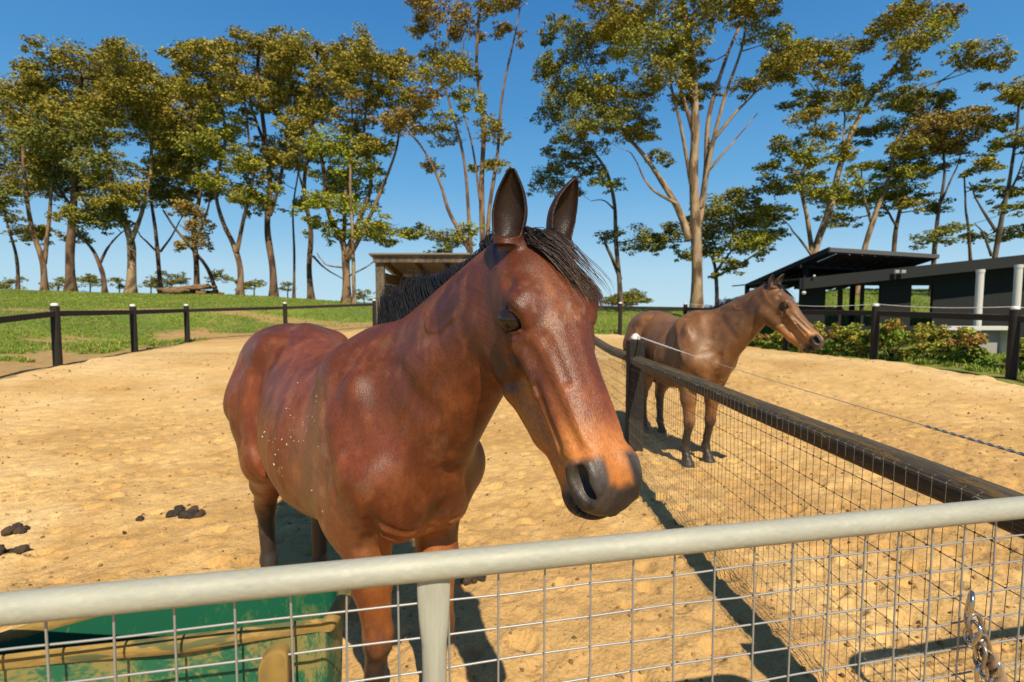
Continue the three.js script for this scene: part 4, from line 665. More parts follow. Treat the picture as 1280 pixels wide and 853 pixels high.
// ---------- feeder, chain, droppings ----------
{
  const t = thing('feeder', 'dusty green plastic feeder hooked on the inside of the gate mesh', 'feeder', [-.5, .78, -.85]), o = [-.5, .78, -.85], RIM = 1.085 - o[1];
  // D-shaped plan: straight wall along the gate, rounded back
  const plan = []; const A = [-.84, .715], B = [-.315, .822]; const C = [-.345, .955], ctrl = [[-.315, .9], [-.345, .957], [-.46, .968], [-.58, .935], [-.70, .865], [-.80, .785]];
  const loop = new THREE.CatmullRomCurve3([A, [-.70, .743], [-.56, .771], [-.43, .798], [-.34, .817], B, ...ctrl].map(p => V(p[0] - o[0], 0, -p[1] - o[2])), true, 'catmullrom', .35).getPoints(96).slice(0, 96);
  const cen = V(); loop.forEach(p => cen.add(p)); cen.divideScalar(loop.length);
  const wallPts = (k, y) => loop.map(p => V(lerp(cen.x, p.x, k), y, lerp(cen.z, p.z, k)));
  const skin = (rings, name, mat) => { const pos = [], uv = [], idx = [], n = loop.length; rings.forEach((r, j) => r.forEach((p, i) => { pos.push(p.x, p.y, p.z); uv.push(i / n * 3, p.y * 2 + j * .04); })); for (let j = 0; j < rings.length - 1; j++) for (let i = 0; i < n; i++) { const a = j * n + i, b = j * n + (i + 1) % n, c = a + n, d = b + n; idx.push(a, c, b, b, c, d); } const g = new THREE.BufferGeometry(); g.setAttribute('position', new THREE.Float32BufferAttribute(pos, 3)); g.setAttribute('uv', new THREE.Float32BufferAttribute(uv, 2)); g.setIndex(idx); g.computeVertexNormals(); return mesh(name, g, mat, t); };
  const tex = (dust, seed) => noiseTex(512, seed, (u, v) => { // green plastic under scuffs, scratches and dust
    const a = tileNoise(u, v, 10, seed, 5), f = tileNoise(u, v, 96, seed + 3, 2), sc = Math.max(sstep(.78, .86, tileNoise((u * 2 + v) % 1, (v * .5) % 1, 60, seed + 1, 2)), sstep(.8, .88, tileNoise((u + 1 - v * .6) % 1, (v * 2) % 1, 44, seed + 2, 2))), q = tileNoise(u, v, 5, seed + 4, 3);
    const t2 = clamp((sstep(.60 - dust * .35, .9 - dust * .2, a + (f - .5) * .35) * .75 + sc * .6 * sstep(.35, .6, q)) * (.5 + dust) + dust * .2 * f, 0, .85); return [lerp(.07, .60, t2), lerp(.36, .50, t2), lerp(.26, .28, t2)]; }, true);
  const inside = new THREE.MeshStandardMaterial({ map: tex(.15, 71), roughness: .55, side: THREE.DoubleSide }), outer = new THREE.MeshStandardMaterial({ map: tex(.7, 75), roughness: .7, side: THREE.DoubleSide }), dusty = new THREE.MeshStandardMaterial({ map: noiseTex(256, 79, (u, v) => { const k = tileNoise(u, v, 16, 79, 4), q = tileNoise(u, v, 64, 80, 2), g = sstep(.56, .66, tileNoise(u, v, 8, 81, 4)); return [lerp(.42 + .2 * k + .1 * q, .26, g * .7), lerp(.34 + .16 * k + .08 * q, .31, g * .7), lerp(.19 + .1 * k, .2, g * .7)]; }, true), roughness: .95 });
  skin([wallPts(.985, RIM - .012), wallPts(.97, RIM - .06), wallPts(.94, .12), wallPts(.86, .03), wallPts(.4, .012), wallPts(.01, .01)], 'bowl', inside);
  skin([wallPts(.2, -.012), wallPts(.82, -.01), wallPts(.95, .02), wallPts(.995, .09), wallPts(1.03, RIM - .02)], 'shell', outer);
  const rimR = []; for (let k = 0; k <= 10; k++) { const a = Math.PI * (1.25 - 1.5 * k / 10) ; rimR.push(loop.map(p => { const d = V(p.x - cen.x, 0, p.z - cen.z).normalize(); return V(p.x + d.x * (.008 - .013 * Math.cos(a)), RIM - .012 + .013 * Math.sin(a), p.z + d.z * (.008 - .013 * Math.cos(a))); })); }
  skin(rimR, 'rim', dusty);
  // moulded hook that grips a cross wire
  { const s = new THREE.Shape(); s.moveTo(-.02, -.11); s.lineTo(-.019, .01); s.quadraticCurveTo(-.017, .032, .004, .036); s.quadraticCurveTo(.016, .037, .017, .024); s.lineTo(.017, -.11); s.closePath(); const g = new THREE.ExtrudeGeometry(s, { depth: .016, bevelEnabled: true, bevelSize: .004, bevelThickness: .004, bevelSegments: 2 }); const p = at(344, 830, .775); g.rotateY(.2); g.translate(p.x - o[0], p.y - o[1] - .01, p.z - o[2] - .004); mesh('hook', g, dusty, t); }
}
{ // chain that ties the gate
  const top = at(1207, 746, 1.02), t = thing('gate_chain', 'shiny steel chain and frayed rope looped on the gate mesh', 'chain', [top.x, top.y, top.z]);
  const chrome = new THREE.MeshStandardMaterial({ color: new THREE.Color(.55, .54, .52), metalness: 1, roughness: .22 }), dull = new THREE.MeshStandardMaterial({ color: new THREE.Color(.33, .29, .25), metalness: .8, roughness: .42 }), ropeM = std(.26, .17, .10, 1);
  const link = (L, Wd, r) => { const pts = []; for (let k = 0; k <= 28; k++) { const a = k / 28 * 6.2832; pts.push([Math.cos(a) * Wd, Math.sign(Math.sin(a)) * Math.max(0, L - Wd) + Math.sin(a) * Wd, 0, r]); } return tubesGeo([pts], 8); };
  const place = (g, x, y, z, rx, ry, rz, m, n = 'link') => { const q = g.clone(); q.applyMatrix4(new THREE.Matrix4().compose(V(x * 1.25, y * 1.2, z * 1.2), new THREE.Quaternion().setFromEuler(new THREE.Euler(rx, ry, rz)), V(1.25, 1.25, 1.25))); mesh(n, q, m, t); };
  const A = link(.026, .0125, .0034), B = link(.021, .011, .003);
  place(link(.03, .014, .0036), .004, -.018, .004, .1, .9, .35, chrome, 'snap_hook');
  [[.012, -.05, .010, 0, .2, .45], [.003, -.056, .014, .2, 1.5, .2], [.022, -.085, .012, 0, .1, .3], [.012, -.092, .02, .1, 1.3, .1], [.034, -.118, .014, .1, 1.4, .5], [.016, -.128, .022, 0, .2, .15], [.046, -.15, .016, .1, .3, .5], [.02, -.163, .022, 0, 1.4, .1], [.022, -.196, .022, 0, .1, .1], [.024, -.23, .02, 0, 1.4, .05], [.025, -.264, .02, 0, .1, .05]].forEach((q, i) => place(i % 2 ? B : A, ...q, i % 3 ? chrome : dull));
  const rp = [[], [], []]; for (let k = 0; k <= 40; k++) { const s = k / 40, cx = .03 + .035 * s + .012 * Math.sin(s * 5), cy = -.105 - .17 * s, cz = .026; for (let j = 0; j < 3; j++) rp[j].push([cx + .008 * Math.cos(k * .5 + j * 2.1), cy, cz + .008 * Math.sin(k * .5 + j * 2.1), .0072 + .002 * noise3(k * .9, j, 1)]); } mesh('rope', tubesGeo(rp, 7), ropeM, t);
}
{ // droppings
  const mats = [std(.045, .028, .016, .9), std(.065, .04, .022, .95), std(.03, .02, .013, .85)], rnd = rng(23);
  const lumpG = [0, 1, 2].map(v => { const g = new THREE.IcosahedronGeometry(1, 3), p = g.attributes.position; for (let i = 0; i < p.count; i++) { const x = p.getX(i), y = p.getY(i), z = p.getZ(i), k = .5 + .75 * fbm3(x * 1.8 + v * 9, y * 1.8, z * 1.8, 3) + .3 * noise3(x * 6, y * 6, z * 6 + v); p.setXYZ(i, x * k, y * k * .75, z * k); } g.computeVertexNormals(); return g; });
  const pile = (label, px, py, n, spread, size) => { const r = at(px, py, 1), k = 1.6 / (1.6 - r.y), x = r.x * k, z = r.z * k, t = thing('dropping', label, 'droppings', [x, sandY(x, -z), z], 'droppings on the sand'); for (let i = 0; i < n; i++) { const s = size * (.6 + .6 * rnd()), dx = (rnd() - .5) * spread * 2, dz = (rnd() - .5) * spread * 1.1; const m = mesh('lump', lumpG[i % 3], mats[i % 3], t); m.position.set(dx, sandY(x + dx, -z - dz) - sandY(x, -z) + s * .35 + (i % 4 === 3 ? s * .5 : 0), dz); m.scale.setScalar(s); m.rotation.set(rnd() * .5, rnd() * 6, rnd() * .5); } };
  pile('elongated heap of dark horse droppings on the open sand', 233, 652, 22, .14, .031);
  pile('single round dark dropping beside the elongated heap', 175, 660, 1, 0, .042);
  pile('tiny dark dropping beside the single round one', 156, 675, 1, 0, .018);
  pile('small pair of dark droppings on the churned sand', 22, 671, 8, .07, .032);
  pile('heap of dark droppings lying below the small pair', 12, 697, 12, .085, .034);
  pile('crumbly brown droppings in the horses shadow behind the gate upright', 592, 735, 16, .06, .02);
}

// ---------- trees ----------
const barkTex = noiseTex(256, 31, (u, v) => { const a = tileNoise(u, v, 4, 31, 5), b = tileNoise((u * 4) % 1, v, 16, 32, 3), p = sstep(.5, .6, tileNoise(u, v, 3, 35, 4)), k = .5 + .45 * a + .35 * (b - .5) - .2 * p; return [k, k * (.97 - .05 * p), k * (.92 - .1 * p)]; }, true); barkTex.repeat.set(1, .35);
const barks = { brown: [.29, .18, .11], pale: [.62, .45, .29], grey: [.26, .20, .15], tan: [.45, .29, .17] };
const barkMat = {}; for (const k in barks) barkMat[k] = new THREE.MeshStandardMaterial({ color: new THREE.Color(...barks[k]), map: barkTex, bumpMap: barkTex, bumpScale: .02, roughness: .9 });
const leafMat = new THREE.MeshPhysicalMaterial({ color: 0xffffff, vertexColors: true, roughness: .75, side: THREE.DoubleSide, specularIntensity: .25 });
const leafTint = { olive: [.28, .235, .036], green: [.27, .265, .036], dark: [.19, .19, .038], brownish: [.29, .205, .05], fresh: [.27, .29, .032] };
let treeSeed = 100;
function leaves(out, rnd, c, rx, ry, rz, count, size, tint) { // leaf blades gathered in sprays through an ellipsoid
  const nb = Math.max(5, Math.round(count / 80)), subs = [];
  const ball = () => { let x, y, z; do { x = rnd() * 2 - 1; y = rnd() * 2 - 1; z = rnd() * 2 - 1; } while (x * x + y * y + z * z > 1); return [x, y, z]; };
  for (let i = 0; i < nb; i++) { const [x, y, z] = ball(); subs.push([c.x + x * rx * .95, c.y + y * ry * .95, c.z + z * rz * .95, .22 + .22 * rnd(), .78 + .44 * rnd()]); }
  for (let i = 0; i < count; i++) {
    const s = subs[Math.floor(rnd() * nb)], [bx, by, bz] = ball(), px = s[0] + bx * rx * s[3] * 1.35, py = s[1] + by * Math.min(rx, ry) * s[3] * 1.1, pz = s[2] + bz * rz * s[3] * 1.35;
    const a = rnd() * 6.283, L = size * (.6 + .7 * rnd()), w = L * (.2 + .12 * rnd()), dy = -.35 - .6 * rnd() + (rnd() < .25 ? .7 : 0), l = Math.hypot(1, dy), dx = Math.cos(a) / l, dz = Math.sin(a) / l, ddy = dy / l, b = rnd() * 6.283; // blade direction
    const ux = -Math.sin(a), uz = Math.cos(a), vx = -ddy * Math.cos(a), vy = 1 / l, vz = -ddy * Math.sin(a), sx = ux * Math.cos(b) + vx * Math.sin(b), sy = vy * Math.sin(b), sz = uz * Math.cos(b) + vz * Math.sin(b);
    const o = out.pos.length / 3; out.pos.push(px, py, pz, px + dx * L * .45 + sx * w, py + ddy * L * .45 + sy * w, pz + dz * L * .45 + sz * w, px + dx * L, py + ddy * L, pz + dz * L, px + dx * L * .45 - sx * w, py + ddy * L * .45 - sy * w, pz + dz * L * .45 - sz * w);
    const k = (.6 + .75 * rnd()) * s[4], q = rnd() < .12 ? 1.25 : 1; for (let j = 0; j < 4; j++) out.col.push(tint[0] * k * q, tint[1] * k, tint[2] * k); out.idx.push(o, o + 1, o + 2, o, o + 2, o + 3);
  }
}
function leafGeo(out) { const g = new THREE.BufferGeometry(); g.setAttribute('position', new THREE.Float32BufferAttribute(out.pos, 3)); g.setAttribute('color', new THREE.Float32BufferAttribute(out.col, 3)); g.setIndex(out.idx); g.computeVertexNormals(); return g; }
// stems: [[px,py],...] with start and end radius in picture points; clumps: [px, py, rx, ry, tint?]
function tree(name, label, d, bark, stems, clumps, o = {}) {
  const rnd = rng(treeSeed++), K = d / FPX, b0 = stems[0].p[0], base = at(b0[0], b0[1], d); const gy = G(base.x, d) - .15; base.y = gy;
  const t = thing(name, label, 'tree', [base.x, base.y, base.z], o.group), loc = (px, py, dz = 0) => { const v = at(px, py, d); return V(v.x - base.x, v.y - base.y, -dz); };
  const paths = [], spine = [];
  stems.forEach((s, si) => {
    let dz = s.z || 0; const lean = (rnd() - .5) * .12 * (si ? 1 : .4); const ctr = s.p.map((q, i) => { const v = loc(q[0], q[1], dz + lean * i * 10 * K * 8); if (si === 0 && i === 0 || s.ground) if (i === 0) v.y = loc(q[0], q[1]).y * 0 + (s.ground ? G(v.x + base.x, d) - .15 - base.y : 0); return v; });
    const cv = new THREE.CatmullRomCurve3(ctr, false, 'centripetal'), n = Math.max(6, s.p.length * 5), path = [];
    for (let k = 0; k <= n; k++) { const u = k / n, v = cv.getPoint(u), wob = K * 2.2 * u; v.x += (noise3(si * 7.3, u * 6, treeSeed) - .5) * wob; v.z += (noise3(si * 3.1, u * 6, treeSeed + 5) - .5) * wob * 2; const flare = si === 0 && u < .12 ? 1 + .45 * (1 - u / .12) ** 2 : 1; const r = lerp(s.r[0] * .7, s.r[1] * .5, Math.pow(u, .7)) * K * flare * (.92 + .16 * noise3(u * 30, si, 4)); path.push([v.x, v.y, v.z, r]); spine.push([v, r]); }
    paths.push(path);
  });
  const out = { pos: [], col: [], idx: [] }, twigs = [];
  for (const [px, py, rx, ry, tn] of clumps) {
    const c = loc(px, py, (rnd() - .5) * (o.deep ?? 90) * K), R = [rx * K, ry * K, Math.max(rx, ry) * K * .9];
    // limb from the nearest lower stem point to the clump
    let best = null, bd = 1e9; for (const [v, r] of spine) { const dy = c.y - v.y, q = Math.hypot(c.x - v.x, c.z - v.z) + Math.abs(dy) * .7 + (dy < 0 ? -dy * 1.5 : 0); if (q < bd) { bd = q; best = [v, r]; } }
    const [v, r] = best, len = v.distanceTo(c); if (len > K * 6) { const m = v.clone().lerp(c, .5); m.y -= len * .06; m.x += (rnd() - .5) * len * .15; m.z += (rnd() - .5) * len * .15; const q = new THREE.QuadraticBezierCurve3(v, m, c), rr = Math.min(r * .75, Math.max(K * 1.0, len * .02)); const path = []; for (let k = 0; k <= 6; k++) { const p = q.getPoint(k / 6); path.push([p.x, p.y, p.z, lerp(rr, K * .35, k / 6)]); } twigs.push(path); }
    for (let k = 0; k < Math.max(3, rx * ry / 160); k++) { const a = rnd() * 6.283, e = c.clone().add(V(Math.cos(a) * R[0] * .8, (rnd() - .3) * R[1], Math.sin(a) * R[2] * .8)), s0 = c.clone().lerp(v, .15 + .3 * rnd()), m = s0.clone().lerp(e, .5); m.y -= R[1] * .15; twigs.push([[s0.x, s0.y, s0.z, K * .6], [m.x, m.y, m.z, K * .4], [e.x, e.y, e.z, K * .15]]); }
    const size = o.leaf || .21, px1 = size / K, count = Math.round(Math.PI * rx * ry / (px1 * px1 * .22) * (o.dense || 1.35) * 2.5);
    const tint = leafTint[tn || o.tint || 'olive']; leaves(out, rnd, c, ...R, count, size, tint);
    for (let k = 0; k < 5; k++) { const a = rnd() * 6.283, f = .3 + .3 * rnd(), e = V(c.x + Math.cos(a) * R[0] * (.95 + .45 * rnd()), c.y + (rnd() * 1.6 - 1) * R[1] * 1.15, c.z + Math.sin(a) * R[2]); leaves(out, rnd, e, R[0] * f, R[1] * f * .9, R[2] * f, Math.round(count * f * f * .55), size, tint); }
  }
  mesh('trunk', tubesGeo(paths, 9), barkMat[bark], t); if (twigs.length) tag(mesh('twigs', tubesGeo(twigs, 3), barkMat[bark], t), null, null, null, 'stuff'); mesh('crown', leafGeo(out), leafMat, t); return t;
}
const LG = 'gum trees in a row along the crest of the grassy rise', RG = 'gum trees behind the dark building';
const st = (r0, r1, ...p) => ({ r: [r0, r1], p });
tree('gum_tree', 'slim gum tree at the outer end of the row with a thin crooked trunk', 44, 'brown', [st(3.5, 1.5, [22, 360], [21, 320], [12, 280], [8, 240])], [[2, 255, 22, 16], [25, 290, 18, 11], [10, 215, 26, 22], [0, 180, 25, 22], [6, 135, 26, 24]], { group: LG });
tree('gum_tree', 'twin stemmed gum tree forking low next to the outer slim gum', 41, 'tan', [st(6, 3, [55, 361], [54, 325], [42, 285], [36, 230], [32, 160]), st(4, 2, [55, 330], [58, 280], [62, 210], [66, 140])], [[25, 105, 28, 20], [55, 118, 30, 22], [38, 160, 34, 22], [15, 205, 26, 18, 'dark'], [48, 205, 24, 20], [30, 250, 22, 16, 'dark'], [62, 170, 24, 18], [8, 280, 16, 10]], { group: LG });
tree('gum_tree', 'thick straight brown gum with a broad dark crown', 42, 'brown', [st(9, 4, [88, 362], [87, 310], [92, 240], [94, 160], [98, 95]), st(3.5, 1.5, [90, 260], [70, 230], [60, 190]), st(3, 1.5, [91, 250], [118, 215], [130, 175])], [[85, 80, 30, 16], [118, 82, 34, 16], [70, 100, 26, 18], [100, 118, 38, 24], [140, 90, 24, 20], [75, 145, 28, 20, 'dark'], [118, 155, 30, 20], [90, 190, 30, 20, 'dark'], [70, 225, 22, 16, 'dark'], [112, 225, 26, 18], [95, 260, 18, 12], [60, 290, 14, 8]], { group: LG });
tree('gum_tree', 'small leaning gum with a dark bent trunk', 39, 'brown', [st(5, 2, [131, 363], [128, 340], [118, 315], [100, 290], [92, 275]), st(3, 1.3, [124, 330], [134, 305], [150, 285])], [[118, 275, 20, 12, 'dark'], [95, 268, 16, 10], [152, 275, 18, 11, 'dark'], [135, 255, 18, 12]], { group: LG, deep: 40 });
tree('gum_tree', 'pale thick gum forking into a long leaning limb', 38, 'pale', [st(9, 4, [163, 366], [163, 330], [160, 300], [146, 262], [130, 210], [118, 150], [108, 110]), st(5, 2, [162, 305], [172, 270], [180, 220], [182, 150])], [[150, 75, 30, 16], [178, 92, 28, 18], [165, 115, 34, 22], [135, 130, 26, 20], [195, 120, 24, 22], [175, 155, 32, 22], [140, 175, 26, 18, 'dark'], [190, 195, 26, 20], [160, 215, 28, 18, 'dark'], [180, 245, 24, 15], [150, 250, 18, 12, 'dark'], [205, 160, 20, 22]], { group: LG });
tree('gum_tree', 'slender dark gum with side branches over the rise', 43, 'brown', [st(4.5, 2, [201, 368], [199, 330], [196, 290], [190, 240], [192, 180], [196, 130]), st(2.2, 1, [199, 318], [178, 296], [165, 280]), st(2.2, 1, [200, 315], [215, 290], [222, 270])], [[205, 105, 20, 18], [195, 150, 26, 20], [220, 150, 20, 22], [185, 205, 22, 18, 'dark'], [215, 205, 24, 18], [205, 245, 22, 14, 'dark'], [225, 250, 14, 12]], { group: LG });
tree('gum_tree', 'dark gum crossed by a pale leaning limb above the log pile', 41, 'brown', [st(6, 2.4, [246, 369], [246, 330], [243, 285], [252, 240], [248, 180], [240, 130]), { r: [4, 2], p: [[272, 364], [258, 335], [236, 308], [212, 280], [200, 262]], ground: true }, st(2.5, 1.2, [246, 300], [262, 260], [270, 220])], [[240, 105, 20, 14], [258, 130, 24, 20], [235, 150, 22, 20], [262, 175, 24, 20], [232, 195, 22, 18, 'dark'], [255, 225, 22, 16, 'dark'], [228, 240, 16, 12], [268, 295, 14, 20, 'brownish'], [250, 268, 16, 12, 'brownish']], { group: LG });
tree('gum_tree', 'gum with a curved trunk and a tall open yellowish crown', 38, 'tan', [st(6.5, 2.6, [300, 371], [299, 335], [290, 305], [277, 280], [265, 235], [275, 170], [268, 110]), st(4, 1.8, [296, 315], [305, 275], [318, 230], [312, 160], [300, 90])], [[265, 62, 24, 16], [255, 90, 22, 16], [285, 50, 20, 14], [282, 92, 28, 18], [262, 125, 22, 16], [300, 120, 24, 18], [285, 160, 26, 16, 'green'], [275, 190, 22, 16, 'green'], [300, 205, 22, 14], [285, 235, 18, 12, 'green'], [312, 250, 16, 12]], { group: LG });
tree('gum_tree', 'tallest gum of the row with a reddish trunk', 40, 'brown', [st(7.5, 3, [342, 373], [341, 335], [334, 285], [338, 225], [328, 150], [322, 90], [330, 45]), st(4, 1.6, [337, 270], [352, 220], [360, 150], [352, 80]), st(3, 1.2, [330, 180], [310, 120], [303, 75])], [[345, 40, 24, 15], [325, 58, 24, 16], [360, 58, 22, 16], [312, 85, 22, 16], [340, 90, 28, 18], [368, 95, 22, 18], [320, 125, 26, 16], [352, 135, 24, 16], [330, 170, 24, 14], [325, 215, 22, 16, 'green'], [348, 200, 20, 16], [335, 250, 20, 13, 'green'], [315, 250, 14, 12, 'green']], { group: LG, dense: 1.3 });
tree('gum_tree', 'very thin straight gum between two stout trunks', 45, 'brown', [st(2.8, 1.2, [367, 374], [367, 320], [365, 260], [372, 200], [376, 140])], [[375, 130, 18, 14], [368, 170, 18, 12], [380, 200, 18, 14], [365, 235, 14, 11], [378, 255, 14, 9]], { group: LG, dense: 1.2 });
tree('gum_tree', 'gum with a bent dark trunk and a low dead branch', 39, 'brown', [st(6, 2.4, [389, 375], [387, 335], [390, 290], [382, 235], [392, 170], [398, 100], [402, 65]), st(2.4, 1, [391, 320], [405, 335], [430, 350]), st(3, 1.3, [388, 260], [372, 215], [368, 160])], [[400, 55, 26, 14], [380, 75, 24, 16], [420, 70, 26, 16], [398, 100, 28, 18], [375, 115, 20, 16], [425, 105, 24, 18], [405, 140, 24, 16], [380, 160, 20, 14], [395, 195, 20, 14]], { group: LG, dense: 1.3 });
tree('gum_tree', 'spreading many limbed gum with fresh green lower foliage', 36, 'tan', [st(9, 4, [433, 381], [432, 340], [428, 305], [410, 270], [402, 220], [396, 180]), st(5.5, 2, [432, 320], [446, 280], [462, 230], [452, 170], [458, 110], [462, 80]), st(5, 2, [434, 325], [455, 290], [478, 240], [498, 190], [505, 140]), st(4, 1.6, [430, 300], [432, 240], [440, 180], [438, 120]), st(2, .8, [432, 335], [405, 330], [392, 315]), st(2, .8, [436, 345], [460, 332], [472, 322])], [[450, 68, 26, 14], [480, 66, 26, 14], [500, 90, 24, 18], [470, 95, 28, 18], [440, 100, 24, 16], [515, 120, 22, 18], [490, 125, 24, 16], [455, 135, 22, 14, 'brownish'], [430, 150, 22, 14], [412, 185, 24, 18, 'fresh'], [435, 190, 26, 18, 'fresh'], [450, 215, 24, 16, 'fresh'], [405, 220, 22, 18, 'fresh'], [425, 235, 26, 16, 'green'], [400, 250, 20, 13, 'fresh'], [440, 262, 24, 13, 'fresh'], [395, 280, 14, 10, 'green'], [470, 190, 20, 14], [500, 165, 20, 14, 'brownish'], [460, 290, 24, 12, 'green'], [490, 290, 26, 12, 'green'], [512, 288, 16, 10, 'dark'], [420, 290, 14, 10, 'green']], { group: LG, dense: 1.35 });
tree('dead_trunk', 'bare pale straight trunk standing against the spreading gum', 34, 'pale', [st(4, 2.6, [443, 382], [441, 320], [439, 260], [437, 205])], [[437, 200, 8, 6, 'green']], {});
tree('gum_tree', 'tall sparse many stemmed gum rising behind the timber shelter', 30, 'tan', [st(7, 2.4, [606, 350], [603, 300], [602, 230], [604, 150], [596, 80], [600, 10], [604, -40]), st(5, 2, [598, 340], [580, 300], [560, 262], [548, 225], [525, 180], [488, 140]), st(4.5, 1.6, [608, 330], [612, 260], [622, 190], [628, 120], [640, 60], [650, 15]), st(4, 1.4, [590, 335], [586, 270], [580, 200], [562, 130], [545, 70], [552, 20]), st(2.5, 1, [600, 250], [590, 180], [575, 120], [580, 50])], [[545, 18, 26, 22, 'brownish'], [522, 32, 16, 12], [575, 12, 22, 18, 'brownish'], [610, 8, 24, 14], [640, 12, 22, 16, 'brownish'], [632, 32, 14, 12, 'brownish'], [548, 60, 18, 14], [570, 85, 20, 16], [555, 112, 22, 16], [585, 140, 18, 14, 'green'], [530, 120, 18, 12, 'brownish'], [505, 150, 22, 14, 'brownish'], [545, 150, 22, 14], [612, 165, 20, 12], [600, 200, 16, 10, 'green'], [620, 205, 14, 10], [530, 195, 14, 10], [560, 300, 26, 16, 'dark'], [535, 290, 14, 9, 'dark'], [590, 290, 12, 9, 'green']], { dense: 1.05, leaf: .17 });
tree('gum_tree', 'slim dark gum with two bent stems and wispy foliage beside the giant gum', 34, 'grey', [st(5.5, 2, [777, 384], [774, 345], [770, 300], [768, 255], [758, 215], [742, 190], [722, 165], [712, 120]), st(4, 2.6, [776, 350], [764, 320], [757, 303], [760, 288]), st(1.8, .8, [768, 262], [755, 250], [740, 250])], [[688, 215, 20, 18, 'dark'], [705, 195, 20, 14, 'dark'], [748, 235, 16, 12, 'green'], [735, 205, 16, 12, 'dark'], [690, 140, 18, 14, 'dark'], [715, 160, 22, 14, 'dark'], [770, 290, 14, 8, 'dark'], [800, 298, 22, 18, 'dark'], [745, 180, 16, 12, 'dark'], [722, 225, 14, 10, 'dark']], { dense: 1.15, leaf: .17 });
tree('gum_tree', 'giant pale trunked gum towering over the brown horse', 30, 'pale', [st(12, 6, [871, 388], [871, 340], [869, 285], [866, 220], [868, 150], [862, 70], [850, 0], [846, -40]), st(7.5, 3, [862, 300], [850, 262], [832, 228], [812, 195], [785, 160], [760, 120]), st(6, 2.4, [874, 280], [884, 215], [890, 140], [912, 70], [938, 10], [948, -20]), st(5, 2, [876, 260], [888, 190], [905, 120], [925, 60], [930, 0]), st(4, 1.6, [864, 230], [852, 160], [838, 90], [842, 30]), st(3.5, 1.4, [846, 255], [815, 235], [790, 190]), st(3.5, 1.3, [888, 180], [920, 140], [950, 110], [968, 95]), st(4.5, 1.5, [868, 170], [850, 110], [830, 60], [822, 0]), st(3, 1.2, [884, 215], [915, 180], [950, 140])], [[705, 15, 22, 14, 'dark'], [740, 12, 24, 14], [690, 60, 18, 20, 'dark'], [722, 55, 26, 22, 'dark'], [760, 40, 28, 22], [705, 105, 22, 22, 'dark'], [745, 100, 28, 24, 'green'], [785, 25, 26, 20], [795, 75, 32, 26, 'green'], [775, 130, 34, 22], [735, 145, 24, 18, 'dark'], [815, 115, 24, 20], [825, 30, 26, 24], [845, 75, 22, 20], [800, 160, 22, 14], [870, 25, 28, 22], [905, 15, 26, 18, 'green'], [885, 60, 20, 16], [925, 35, 24, 18], [945, 15, 20, 16], [900, 95, 18, 14], [955, 62, 22, 16, 'green'], [985, 60, 18, 18, 'green'], [965, 92, 22, 13], [935, 105, 18, 13], [860, 120, 16, 12], [760, 165, 18, 14, 'dark'], [830, 190, 14, 10, 'dark'], [985, 95, 14, 10, 'green'], [775, 5, 24, 10], [860, -5, 30, 12], [720, 175, 16, 10, 'dark']], { dense: 1.3, leaf: .165, tint: 'olive', deep: 110 });
tree('leafy_tree', 'low leafy dark tree between the giant gum and the building roof', 33, 'grey', [st(4.5, 2, [897, 384], [896, 350], [893, 325], [880, 300], [870, 285]), st(3, 1.2, [895, 340], [915, 315], [935, 295]), st(2.6, 1, [897, 345], [925, 330], [960, 305], [975, 285])], [[850, 285, 20, 14, 'dark'], [830, 300, 16, 10, 'dark'], [880, 265, 24, 16, 'dark'], [905, 285, 28, 18, 'dark'], [940, 272, 28, 16, 'green'], [965, 265, 20, 14, 'dark'], [925, 305, 26, 14, 'green'], [955, 298, 22, 12, 'dark'], [890, 310, 18, 12, 'green'], [905, 335, 16, 10, 'dark'], [855, 320, 14, 8, 'dark'], [915, 250, 18, 12, 'dark'], [985, 285, 14, 8, 'dark']], { dense: 1.5, leaf: .18 });
tree('gum_tree', 'tall wind bent gum leaning out over the slatted roof', 31, 'pale', [st(8, 3, [1012, 360], [1018, 315], [1036, 262], [1048, 210], [1066, 160], [1092, 115], [1122, 75], [1148, 35]), st(4.5, 2, [1016, 320], [1010, 270], [1004, 230], [1020, 170], [1030, 120]), st(3, 1.2, [1050, 205], [1058, 160], [1060, 115]), st(2.5, 1, [1014, 318], [990, 290], [975, 275])], [[1148, 18, 22, 13], [1172, 22, 16, 12, 'brownish'], [1120, 30, 24, 14], [1090, 48, 24, 14], [1060, 58, 24, 14], [1030, 50, 22, 14, 'green'], [1135, 60, 24, 16, 'green'], [1000, 70, 22, 15], [1100, 78, 20, 13], [975, 85, 20, 14], [1055, 90, 20, 13], [1020, 90, 18, 12], [1120, 95, 18, 10], [1080, 115, 20, 12, 'dark'], [1055, 125, 18, 12], [1015, 125, 16, 12], [1035, 148, 16, 10, 'dark'], [990, 130, 18, 12, 'dark'], [980, 165, 20, 13], [1010, 180, 16, 11], [955, 195, 18, 12, 'dark'], [990, 205, 22, 14, 'green'], [1020, 215, 22, 14, 'green'], [1045, 195, 16, 10], [960, 235, 22, 13, 'dark'], [1000, 245, 20, 13, 'green'], [1030, 245, 20, 12, 'green'], [945, 215, 14, 10, 'dark']], { dense: 1.2, leaf: .17, group: RG });
